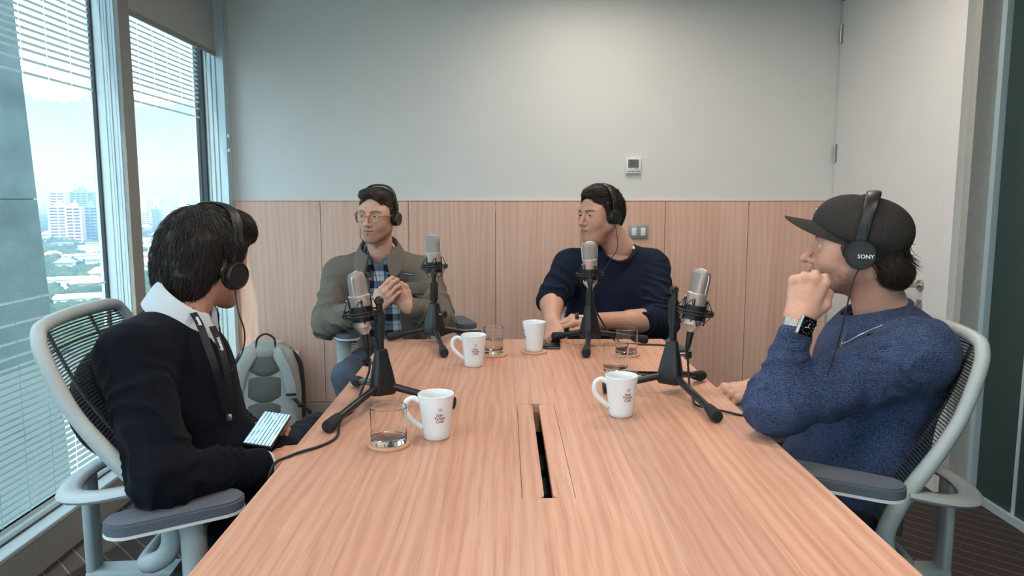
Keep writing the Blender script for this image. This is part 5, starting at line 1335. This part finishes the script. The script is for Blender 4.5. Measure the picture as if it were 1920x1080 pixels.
# ================================================================= B : navy sweater, far end
def person_B():
    off = (.47, 3.36, 0); SK = (206, 158, 136)
    t = thing('person', 'man in navy sweater looking aside at the far end of the table', 'person', off)
    hf = Frame(at(1123, 402, 3.22), (-.80, -.60, -.08), (-.02, 0, 1), .91); nb = at(1160, 466, 3.275)
    p = dict(skin=SK, smile=-.3, open=0, stubble=.22, nose=1.0, w=1.04, jaw=1.08, fat=.012, lid=.0031, brow=(44, 34, 30), lip=(172, 112, 102))
    hd = build_head(hf, p, nb, (.062, .074), .0022)
    shR, shL = at(1070, 503, 3.22), at(1220, 503, 3.30); elR, elL = at(1034, 562, 3.12), at(1240, 602, 3.10); wrR, wrL = at(1036, 606, 2.94), at(1112, 602, 2.945)
    pel = A3(.47, 3.40, .53); ch = at(1150, 560, 3.28)
    hL, _ = hand(wrL, at(1074, 599, 2.925) - wrL, (.05, -.35, .93), -1, [(22, 35, 22), (26, 36, 22), (30, 40, 24), (34, 44, 26)], ((.022, .02, -.010), (.042, .05, -.014), (.050, .078, -.018), (.046, .102, -.022)), 1.0, 3.0, [(elL, wrL, .052, .032), (elL + (wrL - elL) * .3, elL + (wrL - elL) * .45, .050, .046)])
    hR, _ = hand(wrR, A3(.00, -.09, -.035), (-.5, 0, .85), 1, [(35, 50, 30)] * 4, ((.022, .02, -.010), (.042, .05, -.016), (.046, .075, -.028), (.042, .095, -.034)), 1.0, 2.0, [(elR, wrR, .048, .031), (elR + (wrR - elR) * .2, elR + (wrR - elR) * .4, .049, .044)])
    inn = inner_body([(shR, elR, .05, .045), (shL, elL, .05, .045)], [(pel, ch, .12, .12), (shR, shL, .05, .05), (ch, nb, .09, .06)])
    lo, hi = inn.bounds(); iv_, if_ = surface(inn, lo, hi, .009); ic = np.tile(np.array(srgb(*SK)[:3]), (len(iv_), 1))
    finish(t, [hd, skin_piece(hR, .0022, SK), skin_piece(hL, .0022, SK), (iv_, if_, ic)], off); eyes(hf, p, t, off, (-.15, .97, -.05))
    km = knit('navy_knit', (15, 21, 36), (32, 40, 60), 260, .3)
    s = S(); s.el(ch, (.205, .145, .19), .04); s.el(A3(ch[0] + .0, 3.30, .70), (.215, .165, .17), .05); s.rc(shR, shL, .070, .070, .05)
    for q in (shR, shL): s.rc(nb + A3(0, .02, -.025), q, .062, .066, .04)
    s.rc(shR, elR, .076, .062, .035, fold=(.007, 13, .3, 1.2, .2)); s.rc(elR, elR + (wrR - elR) * .12, .060, .053, .012)
    fe = elL + (wrL - elL) * .30; s.rc(shL, elL, .080, .070, .035, fold=(.008, 13, .5, 1.3, .7)); s.rc(elL, fe, .068, .055, .02, fold=(.006, 20, 1, 1, .1))
    s.fn(lambda P: P[:, 2] - .50, (0, 2.9, .3), (1, 3.7, .5), .004, True)
    nk = Frame(nb, (-.35, -.93, 0)); up_ = unit(hf.o - nb)
    s.rc(nb + A3(-.012, -.03, -.005), nb + A3(-.02, -.05, .08), .068, .082, .008, sub=True); s.el(nb + A3(-.02, -.085, -.02), (.050, .05, .035), .01, sub=True)
    solid('sweater', s, .006, km, t, off, disp=lambda P: .005 * vnoise(P * 8, 15) + .002 * vnoise(P * 24, 19))
    ring = [nb + A3(.074 * math.cos(a) - .012, .072 * math.sin(a) - .03 - (.02 if math.sin(a) < 0 else 0) * abs(math.sin(a)) ** 3, .000 + .030 * math.sin(a) - .020 * max(0, -math.sin(a)) ** 2) for a in np.linspace(0, 2 * math.pi, 32, endpoint=False)]
    MB().tube(ring, .0085, 8, True).build('neckband', km, t, 60, off=off)
    tee = plain('tee_white', (226, 228, 226), .9); MB().tube([r_ + A3(-.002, -.002, .007) for r_ in ring[-1:] + ring[:14]], .005, 8).build('undershirt_collar', tee, t, 60, off=off)
    trousers(t, off, [(A3(.37, 3.36, .52), A3(.30, 2.98, .50), A3(.30, 2.98, .08)), (A3(.57, 3.36, .52), A3(.62, 2.98, .50), A3(.62, 2.98, .08))], jeans2.m, pel + A3(0, -.02, -.02))
    sh_ = S(); sh_.el((0, -.024, .040), (.086, .108, .096), .01); sh_.el((0, -.075, .0), (.074, .060, .085), .03); sh_.el((0, .01, .102), (.062, .070, .028), .03)
    for q in (-1, 1): sh_.rc((q * .078, .022, .045), (q * .081, .016, -.030), .010, .007, .014)
    sh_.el((0, .112, .018), (.078, .064, .082), .012, sub=True); sh_.el((0, .085, -.07), (.13, .085, .08), .012, sub=True); sh_.el((0, -.01, -.128), (.13, .10, .055), .015, sub=True)
    flow = lambda q, rs: np.where(q[:, 2:] > .06, A3(.1, -.9, -.1) + q * A3(6, 0, 0), A3(0, -.55, -.9) + 0 * q)
    hair_obj('hair', hf, sh_, .0026, [dict(n=2600, seed=23, region=lambda q: (q[:, 2] > .05) | (q[:, 1] < .02), flow=flow, L=(.03, .06), lift=.005, off0=.002, wid=.0014),
        dict(n=240, seed=29, region=lambda q: (q[:, 1] < -.09) & (q[:, 2] > -.01) & (q[:, 2] < .11), flow=lambda q, rs: A3(0, -.4, .8) + rs.normal(size=q.shape) * .9, L=(.03, .05), lift=.012, off0=.003, wid=.0013, gravity=.8, jitter=1.1)],
        hair_mat('hair_black', (20, 16, 15), (50, 40, 36)), t, off, disp=lambda P: .004 * vnoise(P * A3(70, 60, 60), 4))
    headphones('black headphones on the man in the navy sweater', hf, cup=(.092, -.012, -.012), rc_=.035, top=.142, y_top=-.012, band_w=.013, brand=None, accent=M['blackmetal'])
    cable('headphone_cord', 'thin black headphone cord across the navy sweater neck', [hf.w((-.094, -.012, -.048)), at(1158, 462, 3.10), at(1146, 485, 3.08), at(1126, 515, 3.06), at(1116, 540, 3.07)], .0017)
person_B()

# ================================================================= C : black sweater seen from behind, window side
def person_C():
    off = (-.68, 1.80, 0); SK = (200, 148, 124)
    t = thing('person', 'man in black sweater with lanyard and white collar seen from behind', 'person', off)
    hf = Frame(at(388, 490, 1.92), (.42, .90, -.10), (.16, .10, 1)); nb = at(338, 596, 1.84)
    p = dict(skin=SK, smile=0, open=0, nose=1.0, w=1.0, jaw=1.0, lid=.0036)
    hd = build_head(hf, p, nb, (.054, .062), .0024)
    shR, shL = at(250, 672, 1.67), A3(-.86, 1.99, .95); elR, elL = at(302, 900, 1.50), A3(-.82, 2.04, .70); wrR, wrL = A3(-.555, 1.675, .668), A3(-.665, 1.90, .655)
    pel = A3(-.63, 1.80, .53); ch = A3(-.80, 1.82, .84)
    hR, _ = hand(wrR, (.7, .62, -.02), (.1, -.45, .85), -1, [(20, 30, 20)] * 4, ((.022, .02, -.010), (.042, .05, -.012), (.052, .075, -.014), (.054, .1, -.016)), .95, 2.0, [(elR, wrR, .040, .028)])
    hL, _ = hand(wrL, (.55, -.75, .15), (-.6, -.1, -.7), -1, [(30, 45, 25)] * 4, ((.022, .02, -.010), (.042, .05, -.014), (.046, .075, -.024), (.040, .1, -.032)), .95, 2.0, [(elL, wrL, .040, .028)])
    inn = inner_body([(shR, elR, .045, .04), (shL, elL, .045, .04)], [(pel + A3(-.08, 0, 0), ch, .08, .09), (shR, shL, .05, .05), (ch, nb, .08, .05)])
    lo, hi = inn.bounds(); iv_, if_ = surface(inn, lo, hi, .009); ic = np.tile(np.array(srgb(*SK)[:3]), (len(iv_), 1))
    finish(t, [hd, skin_piece(hR, .0025, SK), skin_piece(hL, .0025, SK), (iv_, if_, ic)], off)
    km = knit('black_knit', (5, 7, 13), (16, 20, 31), 240, .35)
    s = S(); s.el(A3(-.835, 1.82, .84), (.150, .19, .165), .04); s.el(A3(-.80, 1.81, .70), (.150, .175, .19), .05); s.el(pel + A3(-.02, 0, .05), (.16, .19, .14), .05); s.rc(shR, shL, .066, .066, .04); s.el(A3(-.94, 1.80, .80), (.105, .15, .145), .05)
    for q in (shR, shL): s.rc(nb + A3(-.02, 0, -.025), q, .056, .064, .04)
    s.rc(shR, elR, .078, .064, .03, fold=(.006, 7, .4, 1.2, .5)); s.rc(elR, wrR + (elR - wrR) * .10, .062, .043, .025, fold=(.005, 9, 1.2, .7, .2))
    s.rc(shL, elL, .076, .062, .03, fold=(.008, 12, .4, 1.2, .1)); s.rc(elL, wrL + (elL - wrL) * .10, .060, .043, .025, fold=(.006, 15, 1.2, .7, .8))
    s.rc(nb + A3(.02, -.0, -.0), nb + A3(.06, 0, .08), .072, .085, .01, sub=True); s.rc(nb + A3(.03, 0, -.0), nb + A3(.105, -.01, -.12), .055, .012, .01, sub=True)
    s.fn(lambda P: P[:, 2] - .47, (-1, 1.5, .2), (-.4, 2.2, .47), .004, True)
    solid('sweater', s, .0055, km, t, off, disp=lambda P: .006 * vnoise(P * 8, 35) + .0025 * vnoise(P * 22, 39))
    shm = plain('white_shirt', (204, 210, 216), .85, mottled=.03, scale=200); f2 = Frame(nb + A3(.0, 0, .0), (.94, .06, -.38), (.30, 0, 1))
    ring_collar(f2, .068, .093, .062, .002, 20, .055, .004, .022).build('shirt_collar', shm, t, 60, off=off)
    sf = S(); sf.rc(nb + A3(.030, -.005, -.02), nb + A3(.085, -.01, -.11), .048, .030, .02); solid('shirt_front', sf, .006, shm, t, off)
    for el_, wr_ in ((elR, wrR), (elL, wrL)): MB().cone(wr_ + (el_ - wr_) * .09, wr_ + (el_ - wr_) * -.02, .036, .034, 20).build('shirt_cuff', shm, t, 40, off=off)
    trousers(t, off, [(A3(-.66, 1.72, .53), A3(-.26, 1.66, .53), A3(-.24, 1.68, .08)), (A3(-.66, 1.90, .53), at(600, 815, 2.16), A3(-.42, 2.22, .08))], jeans2.m, pel + A3(-.02, 0, -.02))
    # hair: full, falling over the nape
    sh_ = S(); sh_.el((0, -.020, .042), (.094, .112, .100), .01); sh_.el((0, -.078, -.025), (.078, .058, .090), .04); sh_.el((0, .045, .105), (.068, .070, .034), .03); sh_.rc((.045, .080, .082), (-.045, .080, .082), .020, .020, .03)
    for q in (-1, 1): sh_.rc((q * .086, .010, .05), (q * .084, .004, -.045), .014, .009, .02)
    sh_.el((0, .122, .0), (.076, .056, .072), .012, sub=True); sh_.el((0, .085, -.085), (.13, .078, .085), .012, sub=True); sh_.el((0, .03, -.16), (.13, .10, .06), .015, sub=True)
    def flow(q, rs): d = q - A3(.0, -.055, .125); return unit_rows(d) * A3(1.1, 1.0, .6) + A3(0, 0, -.55) + np.where(q[:, 2:] < .02, A3(0, -.15, -.8), 0 * q)
    hair_obj('hair', hf, sh_, .003, [dict(n=4200, seed=43, region=lambda q: (q[:, 2] > .03) | (q[:, 1] < .02), flow=flow, L=(.04, .08), lift=.005, off0=.003, wid=.0013, jitter=.16),
        dict(n=300, seed=47, region=lambda q: (q[:, 1] < -.05) & (q[:, 2] < -.06), flow=lambda q, rs: A3(0, -.3, -1) + 0 * q, L=(.025, .045), lift=.010, off0=.003, wid=.0014)],
        hair_mat('hair_soft_black', (16, 14, 14), (54, 47, 43)), t, off, disp=lambda P: .006 * vnoise(P * A3(45, 45, 30), 6) + .002 * vnoise(P * 130, 8))
    headphones('black headphones on the man seen from behind', hf, cup=(.094, .002, -.022), rc_=.036, top=.151, y_top=.012, band_w=.0165, accent=M['blackmetal'])
    cable('headphone_cord', 'thin black headphone cord hanging from the man seen from behind', [hf.w((.100, .004, -.056)), at(447, 585, 1.82), at(458, 620, 1.84), at(456, 655, 1.84), at(438, 690, 1.80), at(424, 705, 1.78)], .0019)
    # lanyard
    ly = thing('lanyard', 'black printed lanyard around the white collar of the man seen from behind', 'lanyard', tuple(nb)); lm = plain('lanyard_black', (14, 14, 17), .7)
    def strap(pts, nr, txts):
        P = catmull(pts, 6); ribbon(P, nr, .0165, .0009).build('strap', lm, ly, 50, off=nb)
        ds = np.cumsum([0] + [np.linalg.norm(P[i + 1] - P[i]) for i in range(len(P) - 1)])
        for at_, s_ in txts:
            q = np.array([np.interp(at_, ds, [a[k] for a in P]) for k in range(3)]); q2 = np.array([np.interp(at_ + .01, ds, [a[k] for a in P]) for k in range(3)])
            d = -unit(q2 - q); n = np.array(nr[0], float); n = unit(n - d * (n @ d)); u = np.cross(n, d)
            tx = text('lettering', s_, .0115, M['whiteplastic'], ly, depth=.0003); M4 = Matrix(np.stack((d, u, n), 1).tolist()).to_4x4(); M4.translation = Vector(q + n * .0014 - nb)
            for v_ in tx.data.vertices: v_.co = M4 @ v_.co
    strap([at(345, 562, 1.86), at(372, 603, 1.735), at(388, 645, 1.69), at(404, 690, 1.675), at(416, 735, 1.70), at(424, 775, 1.73)], [(.55, -.83, .1)], [(.075, 'duemint'), (.155, 'duemint')])
    strap([at(398, 612, 1.80), at(414, 650, 1.76), at(424, 690, 1.745), at(430, 735, 1.745), at(430, 775, 1.75)], [(.6, -.8, .1)], [(.06, 'duemint')])
    MB().rbox(at(430, 782, 1.735), (.012, .008, .016), .002).build('clip', M['steel'], ly, 40, off=nb)
    # phone held in the lap
    sc_ = Mat('phone_screen', srgb(150, 196, 226), .25); cc_ = sc_.coord(); sx_, sy_, sz_ = sc_.sep(cc_)
    ln_ = sc_.ramp(sc_.math('FRACT', sc_.math('MULTIPLY', sx_, 118.0)), [(.0, 1.0), (.24, 1.0), (.27, 0.0), (1.0, 0.0)]); gp_ = sc_.ramp(sc_.noise(55, cc_, 1), [(.42, 1.0), (.46, 0.0)])
    colr = sc_.mix(sc_.math('MULTIPLY', ln_, sc_.math('SUBTRACT', 1.0, sc_.math('MULTIPLY', gp_, .6))), srgb(176, 214, 238), srgb(70, 86, 104)); sc_.color(colr)
    sc_.l.new(colr, sc_.i['Emission Color']); sc_.i['Emission Strength'].default_value = .35
    Zc = unit((.10, -.30, .95)); Yc = unit((.10, .95, .30)); Yc = unit(Yc - Zc * (Yc @ Zc)); Xc = np.cross(Yc, Zc)
    phone('phone with lit text screen held above the lap at the table edge', *at(502, 808, 1.755), 0, .135, .070, Matrix(np.stack((Xc, Yc, Zc), 1).tolist()), sc_.m)
person_C()

# ================================================================= D : blue sweater and cap, right side
def person_D():
    off = (.86, 1.86, 0); SK = (214, 166, 144)
    t = thing('person', 'man in blue sweater and dark cap resting chin on fist', 'person', off)
    o_ = A3(.882, 1.86, 1.160); hf = Frame(o_, (-.905, .42, .02), (.06, -.02, 1)); nb = A3(.965, 1.875, .985)
    p = dict(skin=SK, smile=-.2, open=0, stubble=.75, nose=1.05, w=1.0, jaw=1.0, lid=.0026, brow=(70, 52, 44), lip=(176, 118, 108))
    hd = build_head(hf, p, nb, (.058, .066), .0020)
    shL, shR = A3(.955, 1.685, .925), A3(1.07, 2.05, .93); elL, elR = A3(.615, 1.655, .813), A3(.93, 2.16, .69); wrL, wrR = at(1497, 599, 1.665), A3(.735, 2.12, .735)
    pel = A3(.86, 1.86, .53); ch = A3(.955, 1.87, .84)
    hL, tips = hand(wrL, at(1522, 513, 1.672) - wrL, (-.34, -.93, .10), 1, [(72, 88, 40), (76, 92, 42), (80, 94, 42), (84, 96, 44)], ((.022, .018, -.010), (.044, .046, -.018), (.046, .072, -.040), (.030, .086, -.058)), 1.04, .5, [(elL, wrL, .044, .028)], .027)
    # index finger resting on the lip
    hR, _ = hand(wrR, (-.93, -.25, -.10), (-.1, -.35, .92), 1, [(25, 40, 25)] * 4, ((.022, .02, -.010), (.042, .05, -.014), (.048, .075, -.018), (.046, .1, -.022)), 1.0, 2.0, [(elR, wrR, .042, .028)])
    inn = inner_body([(shL, elL, .045, .04), (shR, elR, .045, .04)], [(pel, ch, .10, .11), (shR, shL, .05, .05), (ch, nb, .08, .055)])
    lo, hi = inn.bounds(); iv_, if_ = surface(inn, lo, hi, .009); ic = np.tile(np.array(srgb(*SK)[:3]), (len(iv_), 1))
    finish(t, [hd, skin_piece(hL, .0020, SK), skin_piece(hR, .0024, SK), (iv_, if_, ic)], off); eyes(hf, p, t, off, (.15, .97, -.06))
    km = knit('blue_knit', (31, 42, 66), (80, 95, 128), 95, .7, wv=.10)
    s = S(); s.el(ch, (.150, .205, .19), .04); s.el(A3(.915, 1.86, .68), (.150, .190, .18), .05); s.el(pel + A3(.01, 0, .04), (.16, .18, .13), .05); s.rc(shL, shR, .064, .064, .05); s.el(A3(1.0, 1.88, .87), (.10, .17, .13), .05)
    for q in (shL, shR): s.rc(nb + A3(.02, 0, -.03), q, .058, .064, .04)
    s.rc(shL, elL, .082, .068, .035, fold=(.007, 7, .5, 1.2, .35)); ft = elL + (wrL - elL) * .80
    s.rc(elL, ft, .064, .040, .03, fold=(.005, 8, 1.2, .5, .15)); s.rc(ft - unit(wrL - elL) * .03, ft + unit(wrL - elL) * .004, .0405, .039, .004)
    s.rc(shR, elR, .078, .064, .03, fold=(.008, 12, .4, 1.2, .6)); s.rc(elR, wrR + (elR - wrR) * .12, .060, .041, .025, fold=(.006, 15, 1.2, .7, .9))
    s.rc(nb + A3(-.015, 0, .0), nb + A3(-.05, 0, .09), .070, .088, .008, sub=True); s.rc(nb + A3(-.05, .01, -.005), nb + A3(-.115, .03, -.075), .045, .018, .01, sub=True)
    s.fn(lambda P: P[:, 2] - .46, (.4, 1.5, .2), (1.2, 2.3, .46), .004, True); s.fn(lambda P: .7425 - P[:, 2] + 10 * (P[:, 0] > .64), (.4, 1.5, .6), (.70, 1.8, .742), .006, False) if False else None
    solid('sweater', s, .0052, km, t, off, disp=lambda P: .006 * vnoise(P * 8, 55) + .0025 * vnoise(P * 22, 59))
    ring = []
    for a in np.linspace(0, 2 * math.pi, 40, endpoint=False):
        fx = max(0, -math.cos(a)); ring.append(nb + A3(.076 * math.cos(a) - .018 - .030 * fx ** 3, .074 * math.sin(a), .010 + .030 * math.cos(a) - .050 * fx ** 4))
    MB().tube(ring, 1.0, closed=True, sec=[(.010 * math.cos(a), .0075 * math.sin(a)) for a in [2 * math.pi * i / 10 for i in range(10)]]).build('neckband', km, t, 60, off=off)
    trousers(t, off, [(A3(.84, 1.77, .52), A3(.44, 1.74, .52), A3(.44, 1.76, .08)), (A3(.84, 1.95, .52), A3(.56, 2.14, .54), A3(.50, 2.16, .08))], jeans2.m, pel + A3(0, 0, -.02))
    # cap
    cm = Mat('cap_twill', rough=.9, spec=.2); cco = cm.coord(); cn = cm.noise(380, cco, 3, .6); cm.color(cm.ramp(cn, [(.3, srgb(44, 42, 41)), (.7, srgb(66, 63, 61))])); cm.bump(cn, .3, .001)
    c = S(); c.el((0, -.012, .042), (.0915, .1145, .087), .01); c.el((0, .035, .068), (.070, .070, .060), .03)
    c.fn(lambda P: (P[:, 2] - (.012 + .40 * (P[:, 1]) - .12 * np.clip(-P[:, 1] - .03, 0, 1))) * .94, (-.15, -.2, -.15), (.15, .2, .06), .004, True)
    def seam(P):
        a = np.arctan2(P[:, 0], P[:, 1] + .005) / (math.pi / 3); d_ = np.abs(a - np.round(a)) * np.linalg.norm(P[:, :2], axis=1); return .0016 * np.exp(-(d_ / .003) ** 2) * (P[:, 2] > .03)
    lo, hi = c.bounds(); v, f = surface(c, lo, hi, .0026, disp=seam); cap = mesh_of('cap', [(hf.w(v), f)], cm.m, t, off)
    MB().lathe([(0, .0), (.009, .0), (.008, .005), (0, .0065)], n=16, M=Matrix(hf.R.tolist())).move(Matrix.Translation(Vector(hf.w((0, -.008, .1275)) - np.array(off)))).build('cap_button', cm.m, cap, 50)
    vs = []; fs = []; nu, nv = 22, 10
    for layer in (0, 1):
        for i in range(nu + 1):
            a = -1 + 2 * i / nu; ang = a * R(76)
            for j_ in range(nv + 1):
                r = j_ / nv; x0, y0 = .080 * math.sin(ang), -.016 + .100 * math.cos(ang) + .010 * math.cos(ang) ** 2; L = .082 * max(0.0, 1 - abs(a) ** 3.2)
                x = x0 * (1 + .03 * r); y = y0 + L * r; z = .012 + .40 * y0 + .014 + (.012 * r) * (1 - a * a) - .30 * (abs(x) ** 2) / .085 * r * r - layer * .0032
                vs.append(hf.w((x, y, z)))
    st_ = (nu + 1) * (nv + 1); g = lambda l, i, j_: l * st_ + i * (nv + 1) + j_
    for i in range(nu):
        for j_ in range(nv):
            fs.append((g(0, i, j_), g(0, i, j_ + 1), g(0, i + 1, j_ + 1), g(0, i + 1, j_))); fs.append((g(1, i, j_), g(1, i + 1, j_), g(1, i + 1, j_ + 1), g(1, i, j_ + 1)))
        fs.append((g(0, i, nv), g(1, i, nv), g(1, i + 1, nv), g(0, i + 1, nv)))
    MB().add(vs, fs).build('cap_brim', cm.m, cap, 60, off=off)
    bp = hf.w((.012, .100, .098)); MB().rbox((0, 0, 0), (.018, .004, .010), .001, 1, Matrix(hf.R.tolist()) @ Matrix.Rotation(R(-35), 3, 'X')).move(Matrix.Translation(Vector(hf.w((0, .098, .092)) - np.array(off)))).build('cap_badge', M['whiteplastic'], cap, 40)
    # hair under the cap
    sh_ = S(); sh_.el((0, -.016, .018), (.080, .098, .085), .01); sh_.el((0, -.080, -.056), (.064, .046, .040), .03)
    for q in (-1, 1): sh_.rc((q * .075, .030, .005), (q * .077, .020, -.025), .006, .005, .012)
    sh_.el((0, .112, .015), (.085, .074, .10), .012, sub=True); sh_.el((0, .060, -.085), (.13, .085, .08), .012, sub=True); sh_.fn(lambda P: .05 - P[:, 2], (-.2, -.2, .05), (.2, .2, .2), .01, True); sh_.el((0, -.02, -.14), (.13, .10, .055), .015, sub=True)
    hair_obj('hair', hf, sh_, .0026, [dict(n=2200, seed=61, region=lambda q: (q[:, 1] < .0) & (q[:, 2] < -.015), flow=lambda q, rs: A3(0, -.6, -.75) + 0 * q, L=(.03, .05), lift=.007, off0=.002, wid=.0014, gravity=.2),
        dict(n=70, seed=67, region=lambda q: (q[:, 1] < -.10) & (q[:, 2] < .01) & (q[:, 2] > -.03) & (np.abs(q[:, 0]) < .03), flow=lambda q, rs: A3(0, -.6, -.6) + rs.normal(size=q.shape) * .4, L=(.025, .04), lift=.016, off0=.004, wid=.0014, gravity=.7)],
        hair_mat('hair_brown_black', (26, 20, 18), (60, 47, 41)), t, off, disp=lambda P: .003 * vnoise(P * A3(80, 60, 60), 7))
    headphones('black headphones over the dark cap', hf, cup=(.092, -.008, -.010), rc_=.0365, top=.140, y_top=-.028, band_w=.0165, brand='SONY', accent=M['blackmetal'])
    cable('headphone_cord', 'thin black headphone cord hanging over the blue sweater', [hf.w((-.100, -.006, -.046)), at(1598, 530, 1.76), at(1588, 575, 1.71), at(1576, 625, 1.66), at(1562, 670, 1.60), at(1552, 702, 1.555)], .0019)
    # necklace and wrist watch
    nk = catmull([at(1728, 562, 1.825), at(1700, 588, 1.76), at(1660, 607, 1.735), at(1620, 624, 1.735), at(1590, 640, 1.745), at(1578, 644, 1.755), at(1588, 622, 1.80), at(1604, 604, 1.87)], 8)
    n_o = tag(MB().tube(nk, .0013, 6).build('necklace', M['steel'], None, 60), 'thin silver necklace with pendant over the blue sweater', 'necklace')
    MB().sphere(at(1579, 645, 1.75), (.003, .003, .0045), 10, 8).sphere(at(1577, 650, 1.748), .0026, 8, 6).build('pendant', M['steel'], n_o, 60)
    ax = unit(at(1520, 513, 1.668) - wrL); wc = wrL + unit(wrL - elL) * -.010; wn = unit((.22, -.95, .10)); wn = unit(wn - ax * (wn @ ax)); wx = np.cross(ax, wn); W3 = Matrix(np.stack((wx, ax, wn), 1).tolist())
    w = thing('wrist_watch', 'steel smartwatch with dark dial on the raised wrist', 'watch', tuple(wc))
    ringp = [W3 @ Vector((.031 * math.cos(a), 0, .029 * math.sin(a))) for a in np.linspace(0, 2 * math.pi, 40, endpoint=False)]
    for i in range(4, 37):
        a = math.pi / 2 + 2 * math.pi * i / 40; MB().rbox(W3 @ Vector((.0315 * math.cos(a), 0, .0295 * math.sin(a))), (.0050, .021, .0026), .0008, 1, W3 @ Matrix.Rotation(-(a - math.pi / 2), 3, 'Y')).build('band_link', M['steel'], w, 40)
    tw = Matrix.Rotation(R(-8), 3, 'Z')
    cs = MB().rbox(W3 @ Vector((0, 0, .034)), (.041, .046, .011), .0075, 4, W3 @ tw).build('watch_case', M['steel'], w, 50)
    MB().rbox(W3 @ Vector((0, 0, .0398)), (.035, .040, .0022), .001, 2, W3 @ tw).build('watch_glass', M['lens'], cs, 50)
    MB().cone(W3 @ Vector((.021, .008, .034)), W3 @ Vector((.0235, .008, .034)), .004, n=12).build('crown', M['steel'], cs, 40)
    dl = MB()
    for i in range(12):
        a = 2 * math.pi * i / 12; dl.rbox(W3 @ Vector((.0135 * math.sin(a), .0135 * math.cos(a) * 1.1, .0411)), (.0012, .0032, .0005), .0002, 1, W3 @ Matrix.Rotation(-a, 3, 'Z'))
    tag(dl.build('dial_marks', M['greyplastic'], cs), kind='stuff')
    for a, L in ((.35, .0095), (-1.9, .008), (1.9, .005)): MB().rbox(W3 @ Vector((math.sin(a) * L / 2, math.cos(a) * L / 2, .0413)), (.0012, L, .0005), .0002, 1, W3 @ Matrix.Rotation(-a, 3, 'Z')).build('watch_hand', M['whiteplastic'], cs)
person_D()
